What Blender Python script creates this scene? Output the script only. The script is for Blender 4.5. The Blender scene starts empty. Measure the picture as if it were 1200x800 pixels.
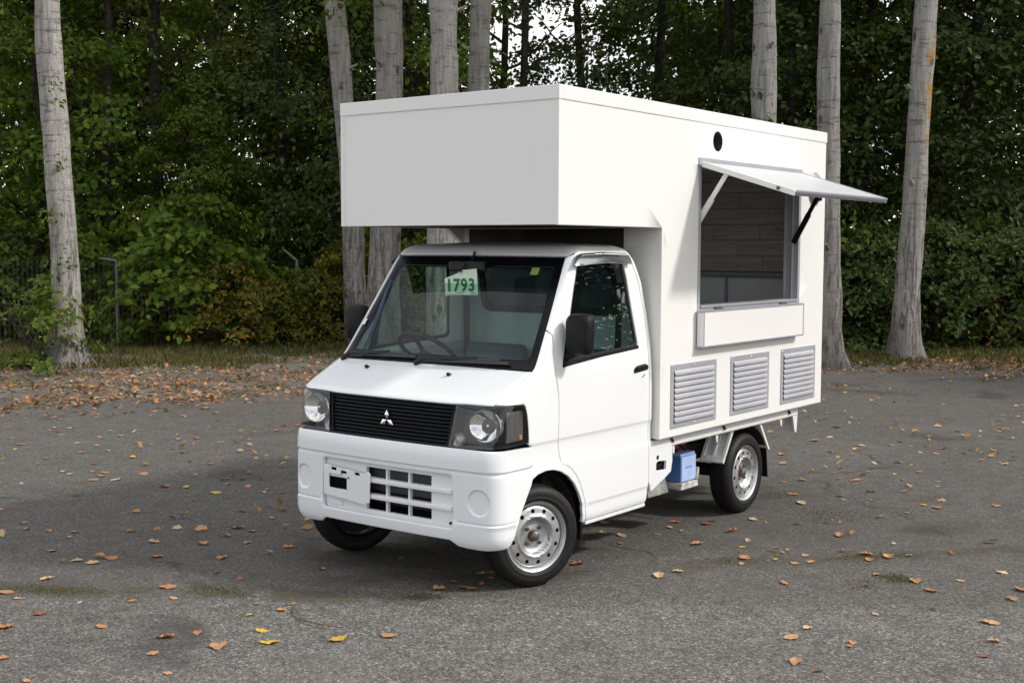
import bpy, math, random
import numpy as np
from mathutils import Vector, Matrix
from mathutils.geometry import delaunay_2d_cdt

random.seed(7); rng = np.random.default_rng(11)
scene = bpy.context.scene
COL = scene.collection
rad = math.radians

# ------------------------------------------------------------------ camera
CAM = np.array([5.2453, 4.5245, 1.7858])
cam_f = Vector((-0.79475, -0.60230, -0.07489)); cam_r = Vector((-0.60423, 0.79680, 0.00396)); cam_u = Vector((-0.05729, -0.04840, 0.99718))
cd = bpy.data.cameras.new('camera'); cam = bpy.data.objects.new('camera', cd); COL.objects.link(cam)
cd.sensor_width = 36.0; cd.lens = 1475.08 / 1200 * 36; cd.clip_start = 0.1; cd.clip_end = 2000
m3 = Matrix((cam_r, cam_u, -cam_f)).transposed()
cam.matrix_world = Matrix.Translation(Vector(CAM)) @ m3.to_4x4()
scene.camera = cam

# ------------------------------------------------------------------ sky, sun, exposure
SUN_AZ, SUN_EL = 119.0, 40.0
world = bpy.data.worlds.new('World'); scene.world = world; world.use_nodes = True
wn = world.node_tree; wn.nodes.clear()
sky = wn.nodes.new('ShaderNodeTexSky'); sky.sky_type = 'NISHITA'; sky.sun_disc = False
sky.sun_elevation = rad(SUN_EL); sky.sun_rotation = rad(90 - SUN_AZ)
sky.air_density = 1.0; sky.dust_density = 2.5; sky.ozone_density = 1.0
bg = wn.nodes.new('ShaderNodeBackground'); bg.inputs['Strength'].default_value = 0.135
wo = wn.nodes.new('ShaderNodeOutputWorld')
# broken thin cloud all over the sky
wtc = wn.nodes.new('ShaderNodeTexCoord'); wmp = wn.nodes.new('ShaderNodeMapping'); wmp.inputs['Scale'].default_value = (1, 1, 2.6)
wnz = wn.nodes.new('ShaderNodeTexNoise'); wnz.inputs['Scale'].default_value = 2.3; wnz.inputs['Detail'].default_value = 8; wnz.inputs['Roughness'].default_value = .58
wmr = wn.nodes.new('ShaderNodeMapRange'); wmr.interpolation_type = 'SMOOTHSTEP'
for i_, v_ in ((1, .36), (2, .60), (3, .25), (4, .97)): wmr.inputs[i_].default_value = v_
wmx = wn.nodes.new('ShaderNodeMix'); wmx.data_type = 'RGBA'; wmx.inputs[7].default_value = (8.3, 8.25, 8.1, 1)
wn.links.new(wtc.outputs['Generated'], wmp.inputs[0]); wn.links.new(wmp.outputs[0], wnz.inputs['Vector']); wn.links.new(wnz.outputs[0], wmr.inputs[0]); wn.links.new(wmr.outputs[0], wmx.inputs[0]); wn.links.new(sky.outputs[0], wmx.inputs[6])
wn.links.new(wmx.outputs[2], bg.inputs['Color']); wn.links.new(bg.outputs[0], wo.inputs['Surface'])
sl = bpy.data.lights.new('sun', 'SUN'); sl.energy = 2.3; sl.angle = rad(5.0); sl.color = (1.0, 0.965, 0.92)
sun = bpy.data.objects.new('sun', sl); COL.objects.link(sun)
sd = Vector((math.cos(rad(SUN_EL)) * math.cos(rad(SUN_AZ)), math.cos(rad(SUN_EL)) * math.sin(rad(SUN_AZ)), math.sin(rad(SUN_EL))))
sun.rotation_euler = sd.to_track_quat('Z', 'Y').to_euler(); sun.location = (-6, 14, 12)
scene.view_settings.view_transform = 'Standard'; scene.view_settings.look = 'None'
scene.view_settings.exposure = 0.35; scene.view_settings.gamma = 1.0
scene.render.engine = 'CYCLES'
scene.cycles.max_bounces = 10; scene.cycles.transparent_max_bounces = 16
scene.cycles.diffuse_bounces = 4; scene.cycles.glossy_bounces = 4

# ------------------------------------------------------------------ object helpers
def tag(o, label=None, cat=None, group=None, kind=None):
    if label: o['label'] = label
    if cat: o['category'] = cat
    if group: o['group'] = group
    if kind: o['kind'] = kind
    return o

def empty(name, loc=(0, 0, 0), rz=0.0, parent=None):
    o = bpy.data.objects.new(name, None); COL.objects.link(o)
    o.location = loc; o.rotation_euler = (0, 0, rz); o.empty_display_size = 0.2
    if parent: o.parent = parent
    return o

def link_mesh(name, me, mat=None, parent=None):
    o = bpy.data.objects.new(name, me); COL.objects.link(o)
    if mat is not None:
        for m in (mat if isinstance(mat, (list, tuple)) else [mat]): me.materials.append(m)
    if parent is not None: o.parent = parent
    return o

def copy_tree(o, parent=None):
    c = o.copy(); COL.objects.link(c); c.parent = parent
    for ch in list(o.children): copy_tree(ch, c)
    return c

def np_mesh(name, V, F):
    """V (n,3) array, F (m,k) int array, all faces k-gons."""
    me = bpy.data.meshes.new(name); n, (m, k) = len(V), F.shape
    me.vertices.add(n); me.vertices.foreach_set('co', np.ascontiguousarray(V, dtype=np.float32).ravel())
    me.loops.add(m * k); me.loops.foreach_set('vertex_index', np.ascontiguousarray(F, dtype=np.int32).ravel())
    me.polygons.add(m); me.polygons.foreach_set('loop_start', np.arange(0, m * k, k, dtype=np.int32))
    me.update(calc_edges=True); me.validate()
    return me

class MB:
    def __init__(s): s.v, s.f, s.m = [], [], []
    def add(s, V, F, m=0):
        b = len(s.v); s.v += [tuple(p) for p in V]; s.f += [tuple(b + i for i in f) for f in F]; s.m += [m] * len(F); return s
    def box(s, a, b, m=0):
        x0, y0, z0 = (min(a[i], b[i]) for i in range(3)); x1, y1, z1 = (max(a[i], b[i]) for i in range(3))
        V = [(x0, y0, z0), (x1, y0, z0), (x1, y1, z0), (x0, y1, z0), (x0, y0, z1), (x1, y0, z1), (x1, y1, z1), (x0, y1, z1)]
        return s.add(V, [(0, 3, 2, 1), (4, 5, 6, 7), (0, 1, 5, 4), (1, 2, 6, 5), (2, 3, 7, 6), (3, 0, 4, 7)], m)
    def prism(s, poly, d, m=0):
        """poly: list of 3D points (planar), extruded by vector d"""
        n = len(poly); P = [Vector(p) for p in poly]; d = Vector(d)
        nr = (P[1] - P[0]).cross(P[2] - P[0])
        if nr.dot(d) > 0: P = P[::-1]
        return s.add(P + [p + d for p in P], [tuple(range(n)), tuple(range(2 * n - 1, n - 1, -1))] + [((i + 1) % n, i, n + i, n + (i + 1) % n) for i in range(n)], m)
    def tube(s, path, r, n=8, m=0, cap=True, closed=False):
        P = [Vector(p) for p in path]; k = len(P); rs = r if isinstance(r, (list, tuple)) else [r] * k
        V, F = [], []; up = None
        for i, p in enumerate(P):
            if closed: t = P[(i + 1) % k] - P[i - 1]
            else: t = (P[min(i + 1, k - 1)] - P[max(i - 1, 0)])
            t.normalize()
            if up is None:
                up = Vector((0, 0, 1)) if abs(t.z) < .9 else Vector((1, 0, 0))
            a = t.cross(up); a.normalize(); b = a.cross(t); up = b
            for j in range(n):
                q = 2 * math.pi * j / n; V.append(p + rs[i] * (math.cos(q) * a + math.sin(q) * b))
        L = k if closed else k - 1
        for i in range(L):
            i2 = (i + 1) % k
            for j in range(n): F.append((i * n + j, i * n + (j + 1) % n, i2 * n + (j + 1) % n, i2 * n + j))
        if cap and not closed: F += [tuple(range(n - 1, -1, -1)), tuple((k - 1) * n + j for j in range(n))]
        return s.add(V, F, m)
    def lathe(s, prof, n=48, o=(0, 0, 0), axis=(0, 0, 1), m=0, mod=None):
        """prof: [(radius, height along axis)]"""
        ax = Vector(axis).normalized(); a = ax.orthogonal().normalized(); b = ax.cross(a); o = Vector(o); V, F = [], []; k = len(prof)
        for j in range(n):
            q = 2 * math.pi * j / n; d = math.cos(q) * a + math.sin(q) * b
            for i, (r, h) in enumerate(prof):
                if mod: r, h = mod(i, j, r, h)
                V.append(o + d * r + ax * h)
        for j in range(n):
            j2 = (j + 1) % n
            for i in range(k - 1): F.append((j * k + i, j2 * k + i, j2 * k + i + 1, j * k + i + 1))
        return s.add(V, F, m)
    def disc(s, o, axis, r, n=24, m=0, h=0.0):
        ax = Vector(axis).normalized(); a = ax.orthogonal().normalized(); b = ax.cross(a); o = Vector(o)
        return s.add([o + r * (math.cos(2 * math.pi * j / n) * a + math.sin(2 * math.pi * j / n) * b) for j in range(n)], [tuple(range(n))], m)
    def xform(s, M):
        s.v = [tuple(M @ Vector(p)) for p in s.v]; return s
    def build(s, name, mat, parent=None, smooth=None, bevel=None, seg=2):
        me = bpy.data.meshes.new(name); me.from_pydata(s.v, [], s.f); me.update()
        o = link_mesh(name, me, mat, parent)
        if any(s.m): me.polygons.foreach_set('material_index', s.m)
        if smooth is not None:
            me.shade_smooth(); me.set_sharp_from_angle(angle=rad(smooth))
        if bevel:
            b = o.modifiers.new('bevel', 'BEVEL'); b.width = bevel; b.segments = seg; b.limit_method = 'ANGLE'; b.angle_limit = rad(40)
        return o

# ------------------------------------------------------------------ material helpers
def nt(name):
    m = bpy.data.materials.new(name); m.use_nodes = True; t = m.node_tree; t.nodes.clear()
    out = t.nodes.new('ShaderNodeOutputMaterial'); return m, t, out
class NB:
    """tiny node builder"""
    def __init__(s, t): s.t = t
    def n(s, ty, **kw):
        d = s.t.nodes.new(ty)
        for k, v in kw.items():
            if k.startswith('i_'): s.put(d.inputs[k[2:].replace('_', ' ')], v)
            else: setattr(d, k, v)
        return d
    def put(s, sock, v):
        if isinstance(v, bpy.types.NodeSocket): s.t.links.new(v, sock)
        else: sock.default_value = v
    def math(s, op, a, b=0.0, c=None, clamp=False):
        d = s.t.nodes.new('ShaderNodeMath'); d.operation = op; d.use_clamp = clamp
        s.put(d.inputs[0], a); s.put(d.inputs[1], b)
        if c is not None: s.put(d.inputs[2], c)
        return d.outputs[0]
    def mix(s, f, a, b):
        d = s.t.nodes.new('ShaderNodeMix'); d.data_type = 'RGBA'; s.put(d.inputs[0], f); s.put(d.inputs[6], a); s.put(d.inputs[7], b); return d.outputs[2]
    def ramp(s, f, stops, interp='LINEAR'):
        d = s.t.nodes.new('ShaderNodeValToRGB'); cr = d.color_ramp; cr.interpolation = interp
        while len(cr.elements) < len(stops): cr.elements.new(0.5)
        for e, (p, c) in zip(cr.elements, stops): e.position = p; e.color = c if len(c) == 4 else (*c, 1)
        s.put(d.inputs[0], f); return d.outputs[0]
    def noise(s, co, scale, detail=4, rough=.55, dist=0.0):
        d = s.t.nodes.new('ShaderNodeTexNoise'); s.put(d.inputs['Vector'], co); d.inputs['Scale'].default_value = scale
        d.inputs['Detail'].default_value = detail; d.inputs['Roughness'].default_value = rough; d.inputs['Distortion'].default_value = dist; return d.outputs[0]
    def voro(s, co, scale, feature='F1'):
        d = s.t.nodes.new('ShaderNodeTexVoronoi'); d.feature = feature; s.put(d.inputs['Vector'], co); d.inputs['Scale'].default_value = scale; return d
    def mapping(s, co, scale=(1, 1, 1), loc=(0, 0, 0), rot=(0, 0, 0)):
        d = s.t.nodes.new('ShaderNodeMapping'); s.put(d.inputs[0], co); d.inputs['Scale'].default_value = scale; d.inputs['Location'].default_value = loc; d.inputs['Rotation'].default_value = rot; return d.outputs[0]
    def step(s, x, a, b):
        d = s.t.nodes.new('ShaderNodeMapRange'); d.interpolation_type = 'SMOOTHSTEP'; s.put(d.inputs[0], x); s.put(d.inputs[1], a); s.put(d.inputs[2], b); return d.outputs[0]
    def bump(s, h, strength=.3, dist=.01, nrm=None):
        d = s.t.nodes.new('ShaderNodeBump'); s.put(d.inputs['Height'], h); d.inputs['Strength'].default_value = strength; d.inputs['Distance'].default_value = dist
        if nrm is not None: s.put(d.inputs['Normal'], nrm)
        return d.outputs[0]
def c4(c): return (*c, 1.0) if len(c) == 3 else c

def M(name, col, rough=.5, metal=0.0, var=0.0, vscale=6.0, coat=0.0, bump=0.0, bscale=200.0, spec=.5, rvar=0.0, bdist=.002):
    m, t, out = nt(name); b = NB(t); p = b.n('ShaderNodeBsdfPrincipled')
    tc = b.n('ShaderNodeTexCoord'); co = tc.outputs['Object']
    colr = c4(col)
    if var > 0:
        nz = b.noise(co, vscale, 5, .6)
        colr = b.mix(b.step(nz, .35, .7), c4([x * (1 - var) for x in col]), c4([min(1, x * (1 + var * .5)) for x in col]))
    b.put(p.inputs['Base Color'], colr); p.inputs['Metallic'].default_value = metal
    if rvar > 0:
        b.put(p.inputs['Roughness'], b.math('ADD', b.math('MULTIPLY', b.noise(co, vscale * 2.3, 4), rvar), rough - rvar / 2))
    else: p.inputs['Roughness'].default_value = rough
    p.inputs['Coat Weight'].default_value = coat; p.inputs['Coat Roughness'].default_value = .04; p.inputs['Specular IOR Level'].default_value = spec
    if bump > 0: b.put(p.inputs['Normal'], b.bump(b.noise(co, bscale, 3), bump, bdist))
    t.links.new(p.outputs[0], out.inputs[0]); return m

def glass_mat(name, tint, refl=1.0):
    m, t, out = nt(name); b = NB(t)
    tr = b.n('ShaderNodeBsdfTransparent'); tr.inputs[0].default_value = c4(tint)
    gl = b.n('ShaderNodeBsdfGlossy'); gl.inputs['Roughness'].default_value = .01; gl.inputs[0].default_value = (1, 1, 1, 1)
    g = b.n('ShaderNodeNewGeometry'); dt = b.n('ShaderNodeVectorMath', operation='DOT_PRODUCT'); b.put(dt.inputs[0], g.outputs['Incoming']); b.put(dt.inputs[1], g.outputs['Normal'])
    sch = b.math('POWER', b.math('SUBTRACT', 1.0, b.math('ABSOLUTE', dt.outputs['Value']), clamp=True), 5.0); fac = b.math('ADD', .06, b.math('MULTIPLY', sch, .94))
    mx = b.n('ShaderNodeMixShader'); b.put(mx.inputs[0], b.math('MULTIPLY', fac, refl, clamp=True)); t.links.new(tr.outputs[0], mx.inputs[1]); t.links.new(gl.outputs[0], mx.inputs[2])
    t.links.new(mx.outputs[0], out.inputs[0]); return m

def leaf_mat(name, cols, trans=.35, rough=.5, gamma=1.0):
    """cols: list of (pos, rgb) picked per leaf"""
    m, t, out = nt(name); b = NB(t)
    g = b.n('ShaderNodeNewGeometry'); oi = b.n('ShaderNodeObjectInfo'); tc = b.n('ShaderNodeTexCoord')
    big = b.noise(g.outputs['Position'], .55, 2)
    r = b.math('ADD', b.math('MULTIPLY', g.outputs['Random Per Island'], .74), b.math('MULTIPLY', b.step(big, .3, .7), .26))
    col = b.ramp(r, cols)
    col2 = b.mix(b.math('MULTIPLY', oi.outputs['Random'], .35), col, b.mix(.5, col, (.07, .075, .012, 1)))
    p = b.n('ShaderNodeBsdfPrincipled'); b.put(p.inputs['Base Color'], col2); p.inputs['Roughness'].default_value = rough; p.inputs['Specular IOR Level'].default_value = .18
    tl = b.n('ShaderNodeBsdfTranslucent'); b.put(tl.inputs[0], b.mix(.35, col2, (.16, .2, .01, 1)))
    mx = b.n('ShaderNodeMixShader'); mx.inputs[0].default_value = trans; t.links.new(p.outputs[0], mx.inputs[1]); t.links.new(tl.outputs[0], mx.inputs[2])
    t.links.new(mx.outputs[0], out.inputs[0]); return m

# ------------------------------------------------------------------ places on the ground (depth from the viewpoint, photo column)
F2 = np.array([-0.797, -0.604]); R2 = np.array([-0.604, 0.797])
def at(px, depth): 
    q = CAM[:2] + depth * F2 + depth * (px - 600) / 1475.0 * R2
    return float(q[0]), float(q[1])
def dl(x, y):
    d = np.stack([np.asarray(x) - CAM[0], np.asarray(y) - CAM[1]], -1)
    return d @ F2, d @ R2
def vnoise(x, y, s=1.0, seed=0):
    """smooth value noise, vectorised"""
    x = np.asarray(x, float) / s + seed * 17.3; y = np.asarray(y, float) / s + seed * 9.1
    xi, yi = np.floor(x), np.floor(y); fx, fy = x - xi, y - yi; fx = fx * fx * (3 - 2 * fx); fy = fy * fy * (3 - 2 * fy)
    def h(a, b):
        q = np.sin(a * 127.1 + b * 311.7 + seed * 74.7) * 43758.5453; return q - np.floor(q)
    return (h(xi, yi) * (1 - fx) + h(xi + 1, yi) * fx) * (1 - fy) + (h(xi, yi + 1) * (1 - fx) + h(xi + 1, yi + 1) * fx) * fy
EDGE_L = [-60, -8, -5.2, -3.6, -2.5, -1.0, 1.5, 5, 8, 14, 60]
EDGE_D = [12.6, 12.9, 13.1, 13.4, 15.1, 16.4, 17.2, 18.1, 17.8, 17.2, 15.0]
def verge_z(x, y):
    d, l = dl(x, y)
    e = d - np.interp(l, EDGE_L, EDGE_D)
    s = np.clip((e + .35) / 3.2, 0, 1); s = s * s * (3 - 2 * s)
    n = (vnoise(x, y, .9, 1) - .5) * .07 + (vnoise(x, y, .28, 2) - .5) * .035
    return -.03 + .10 * s + n * np.clip((e + .8) / 1.2, 0, 1)
# ------------------------------------------------------------------ ground
def asphalt_mat():
    m, t, out = nt('asphalt'); b = NB(t); g = b.n('ShaderNodeNewGeometry'); co = g.outputs['Position']
    p = b.n('ShaderNodeBsdfPrincipled')
    v1 = b.voro(co, 98); v2 = b.voro(co, 200)
    agg = b.ramp(v1.outputs['Color'], [(0, (.012, .011, .010)), (.3, (.055, .052, .047)), (.55, (.13, .124, .113)), (.8, (.23, .22, .20)), (1, (.55, .525, .49))])
    agg2 = b.ramp(v2.outputs['Color'], [(0, (.025, .0235, .0215)), (.6, (.125, .119, .108)), (1, (.42, .40, .37))])
    col = b.mix(.35, agg, agg2)
    big = b.noise(co, .35, 5, .6); mid = b.noise(co, 2.2, 6, .65)
    col = b.mix(b.math('MULTIPLY', b.step(big, .42, .66), .45), col, b.mix(.6, col, (.052, .046, .040, 1)))
    col = b.mix(b.math('MULTIPLY', b.step(mid, .5, .78), .45), col, (.06, .052, .044, 1))
    fine = b.noise(co, 9, 5, .7); col = b.mix(b.math('MULTIPLY', b.step(fine, .6, .8), .35), col, (.032, .029, .027, 1))
    sep = b.n('ShaderNodeSeparateXYZ'); b.put(sep.inputs[0], co); X, Y = sep.outputs[0], sep.outputs[1]
    wob = b.math('MULTIPLY', b.math('SUBTRACT', b.noise(co, 1.3, 5, .7), .5), .34)
    wob2 = b.math('MULTIPLY', b.math('SUBTRACT', b.noise(co, 7, 4, .7), .5), .12)
    def line(nx, ny, c, lim):
        d = b.math('ADD', b.math('MULTIPLY', X, nx), b.math('MULTIPLY', Y, ny)); d = b.math('SUBTRACT', d, c)
        d = b.math('ABSOLUTE', b.math('ADD', b.math('ADD', d, wob), wob2))
        return d, lim
    mot = b.noise(co, 5.5, 7, .72); col = b.mix(b.math('MULTIPLY', b.step(mot, .45, .68), .5), col, b.mix(.65, col, (.026, .023, .020, 1))); mot2 = b.noise(b.mapping(co, (1, 1, 1), (9, 3, 0)), 3.1, 7, .75); col = b.mix(b.math('MULTIPLY', b.step(mot2, .52, .7), .4), col, b.mix(.6, col, (.20, .185, .165, 1)))
    sd1 = b.math('SUBTRACT', b.math('ADD', b.math('MULTIPLY', X, .839), b.math('MULTIPLY', Y, .544)), .638); sd2 = b.math('SUBTRACT', b.math('ADD', b.math('MULTIPLY', X, .664), b.math('MULTIPLY', Y, .748)), .223)
    near = b.step(b.math('ADD', b.math('MINIMUM', sd1, sd2), b.math('MULTIPLY', wob, 1.6)), -.18, .12)
    old = b.mix(.40, col, b.mix(b.noise(co, 38, 4, .75), (.018, .015, .013, 1), (.095, .083, .070, 1)))
    col = b.mix(near, old, col)
    stain = b.math('MULTIPLY', b.step(b.noise(co, .9, 3, .5, .6), .58, .70), .55); col = b.mix(stain, col, (.036, .032, .028, 1))
    worn = b.math('MULTIPLY', b.step(b.noise(b.mapping(co, (1, 1, 1), (31, 7, 0)), .6, 5, .65), .55, .72), .35); col = b.mix(worn, col, (.15, .142, .13, 1))
    d1, l1 = line(.839, .544, .638, b.step(Y, .5, .2)); d2, l2 = line(.664, .748, .223, b.step(X, .75, .45))
    patch = b.step(b.noise(co, 1.7, 4, .6), .42, .6)
    for d, l in ((d1, l1), (d2, l2)):
        dirt = b.math('MULTIPLY', b.math('MULTIPLY', b.step(d, .20, .02), l), b.math('ADD', b.math('MULTIPLY', patch, .5), .18))
        col = b.mix(dirt, col, (.043, .036, .028, 1))
        moss = b.math('MULTIPLY', b.math('MULTIPLY', b.step(d, .075, .01), l), b.math('MULTIPLY', patch, b.step(fine, .38, .55)))
        col = b.mix(b.math('MULTIPLY', moss, .75), col, b.mix(fine, (.05, .055, .012, 1), (.09, .08, .02, 1)))
        cr = b.math('MULTIPLY', b.math('MULTIPLY', b.math('MULTIPLY', b.step(d, .014, .002), l), patch), .6); col = b.mix(cr, col, (.012, .011, .01, 1))
    # hairline cracks over the lot
    vc = b.voro(b.n('ShaderNodeVectorMath', operation='ADD', i_Vector=co).outputs[0], .42, 'DISTANCE_TO_EDGE')
    dco = b.n('ShaderNodeMix', data_type='VECTOR'); 
    nzv = b.n('ShaderNodeTexNoise'); b.put(nzv.inputs['Vector'], co); nzv.inputs['Scale'].default_value = 1.1; nzv.inputs['Detail'].default_value = 6
    add = b.n('ShaderNodeVectorMath', operation='MULTIPLY_ADD'); b.put(add.inputs[0], nzv.outputs['Color']); add.inputs[1].default_value = (1.4, 1.4, 0); b.put(add.inputs[2], co)
    b.put(vc.inputs['Vector'], add.outputs[0])
    hair = b.math('MULTIPLY', b.step(vc.outputs['Distance'], .012, .002), b.step(b.noise(co, .5, 2), .5, .62))
    col = b.mix(b.math('MULTIPLY', hair, .6), col, (.02, .018, .016, 1))
    b.put(p.inputs['Base Color'], col)
    b.put(p.inputs['Roughness'], b.math('ADD', .72, b.math('MULTIPLY', v1.outputs['Distance'], .25)))
    h = b.math('ADD', b.math('MULTIPLY', v1.outputs['Distance'], -.6), b.math('MULTIPLY', v2.outputs['Distance'], -.3))
    h = b.math('ADD', h, b.math('MULTIPLY', fine, .5))
    b.put(p.inputs['Normal'], b.bump(h, .55, .006)); p.inputs['Specular IOR Level'].default_value = .3
    t.links.new(p.outputs[0], out.inputs[0]); return m

def verge_mat():
    m, t, out = nt('verge_soil'); b = NB(t); g = b.n('ShaderNodeNewGeometry'); co = g.outputs['Position']
    p = b.n('ShaderNodeBsdfPrincipled'); n1 = b.noise(co, 1.2, 6, .65); n2 = b.noise(co, 14, 5, .7); n3 = b.noise(co, 60, 3, .6)
    col = b.ramp(n2, [(.25, (.06, .05, .042)), (.5, (.13, .115, .098)), (.75, (.22, .20, .175))])
    col = b.mix(b.step(n1, .45, .62), col, b.mix(n2, (.04, .035, .02, 1), (.10, .095, .04, 1)))
    col = b.mix(b.math('MULTIPLY', b.step(n3, .58, .75), .5), col, (.19, .175, .155, 1))
    b.put(p.inputs['Base Color'], col); p.inputs['Roughness'].default_value = .95
    b.put(p.inputs['Normal'], b.bump(b.math('ADD', n2, b.math('MULTIPLY', n3, .5)), .7, .03)); t.links.new(p.outputs[0], out.inputs[0]); return m

gm = MB(); R_ = 700
gm.add([(-R_, -R_, 0), (R_, -R_, 0), (R_, R_, 0), (-R_, R_, 0)], [(0, 1, 2, 3)])
tag(gm.build('ground', asphalt_mat()), kind='structure')
# verge: uneven soil that rises out of the asphalt
dd = np.concatenate([np.arange(11.5, 22, .11), np.arange(22, 70, 1.2)]); ll = np.concatenate([np.arange(-60, -11, 1.5), np.arange(-11, 11, .13), np.arange(11, 60, 1.5)])
Dg, Lg = np.meshgrid(dd, ll, indexing='ij'); Xg = CAM[0] + Dg * F2[0] + Lg * R2[0]; Yg = CAM[1] + Dg * F2[1] + Lg * R2[1]
Zg = verge_z(Xg, Yg); nd, nl = Dg.shape
idx = np.arange(nd * nl).reshape(nd, nl)
Fg = np.stack([idx[:-1, :-1], idx[:-1, 1:], idx[1:, 1:], idx[1:, :-1]], -1).reshape(-1, 4)
me = np_mesh('verge', np.stack([Xg, Yg, Zg], -1).reshape(-1, 3), Fg[:, ::-1]); me.shade_smooth()
tag(link_mesh('verge', me, verge_mat()), kind='structure')

# ------------------------------------------------------------------ foliage
def unit(a): return a / np.maximum(1e-9, np.linalg.norm(a, axis=-1, keepdims=True))
def leaf_cloud(P, N, size, wid=.56, droop=.5, r=rng):
    n = len(P); N = unit(N); T = r.normal(size=(n, 3)); T[:, 2] -= droop; T = unit(T - (T * N).sum(1, keepdims=True) * N); B = np.cross(N, T)
    s = size[:, None]; w = wid * .5
    a = P; L1 = P + s * (.30 * T + w * B + .07 * N); L2 = P + s * (.68 * T + .72 * w * B + .05 * N); tip = P + s * (T - .10 * N)
    R1 = P + s * (.30 * T - w * B + .07 * N); R2_ = P + s * (.68 * T - .72 * w * B + .05 * N)
    V = np.stack([a, L1, L2, tip, R2_, R1], 1).reshape(-1, 3); k = np.arange(n)[:, None] * 6
    F = np.concatenate([k + np.array([0, 3, 2, 1]), k + np.array([0, 5, 4, 3])], 0); return V, F

def crown_mesh(name, seed, nsp, per, z0, z1, rmax, size, shape='round', spread=.42, wid=.56):
    r = np.random.default_rng(seed); P, N, S = [], [], []
    for i in range(nsp):
        h = r.random() ** .85; z = z0 + (z1 - z0) * h
        if shape == 'round': rr = rmax * (math.sin(math.pi * min(1, max(.04, h * .86 + .12))) ** .6)
        elif shape == 'bush': rr = rmax * math.sqrt(max(.03, 1 - (h * .97) ** 2.4))
        else: rr = rmax * (1 - .75 * h) ** .7
        th = r.random() * 2 * math.pi; q = rr * math.sqrt(r.uniform(.12, 1.0)) * (1 + .22 * math.sin(3 * th + seed) + r.normal() * .1)
        c = np.array([q * math.cos(th), q * math.sin(th), z]); o = np.array([math.cos(th), math.sin(th), r.normal() * .15 - .25]); o /= np.linalg.norm(o); tg = np.array([-math.sin(th), math.cos(th), 0])
        n = int(per * r.uniform(.6, 1.4)); a = r.normal(size=n) * spread; bb = r.normal(size=n) * spread * .55; cc = r.normal(size=n) * spread * .17
        up = np.cross(o, tg); up = up if up[2] > 0 else -up
        pts = c + a[:, None] * o + bb[:, None] * tg + cc[:, None] * up - np.array([0, 0, 1]) * (np.abs(a)[:, None] ** 2) * .55
        P.append(pts); N.append(np.tile(up * .8 + o * .5, (n, 1)) + r.normal(size=(n, 3)) * .36); S.append(size * r.uniform(.6, 1.25, n))
    P = np.concatenate(P); P[:, 2] = np.maximum(P[:, 2], .06)
    V, F = leaf_cloud(P, np.concatenate(N), np.concatenate(S), wid, r=r); return np_mesh(name, V, F)

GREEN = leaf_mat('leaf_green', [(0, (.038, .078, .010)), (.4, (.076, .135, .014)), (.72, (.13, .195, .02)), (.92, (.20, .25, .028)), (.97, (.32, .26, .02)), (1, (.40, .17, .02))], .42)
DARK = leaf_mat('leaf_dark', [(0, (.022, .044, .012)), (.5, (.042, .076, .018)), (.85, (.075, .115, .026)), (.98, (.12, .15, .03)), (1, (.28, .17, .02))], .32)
OLIVE = leaf_mat('leaf_olive', [(0, (.06, .08, .012)), (.4, (.12, .15, .016)), (.7, (.19, .19, .02)), (.86, (.30, .23, .02)), (.95, (.45, .26, .02)), (1, (.40, .12, .02))], .42)
AUTUMN = leaf_mat('leaf_autumn', [(0, (.045, .065, .013)), (.45, (.10, .12, .017)), (.70, (.16, .14, .02)), (.84, (.26, .14, .02)), (.94, (.42, .19, .02)), (1, (.40, .07, .02))], .4)
FRESH = leaf_mat('leaf_fresh', [(0, (.05, .09, .015)), (.5, (.09, .145, .022)), (.85, (.15, .19, .03)), (1, (.30, .22, .03))], .4)
BARK_D = M('bark_dark', (.05, .042, .034), .95, var=.5, vscale=9, bump=.6, bscale=30, bdist=.02)

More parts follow.
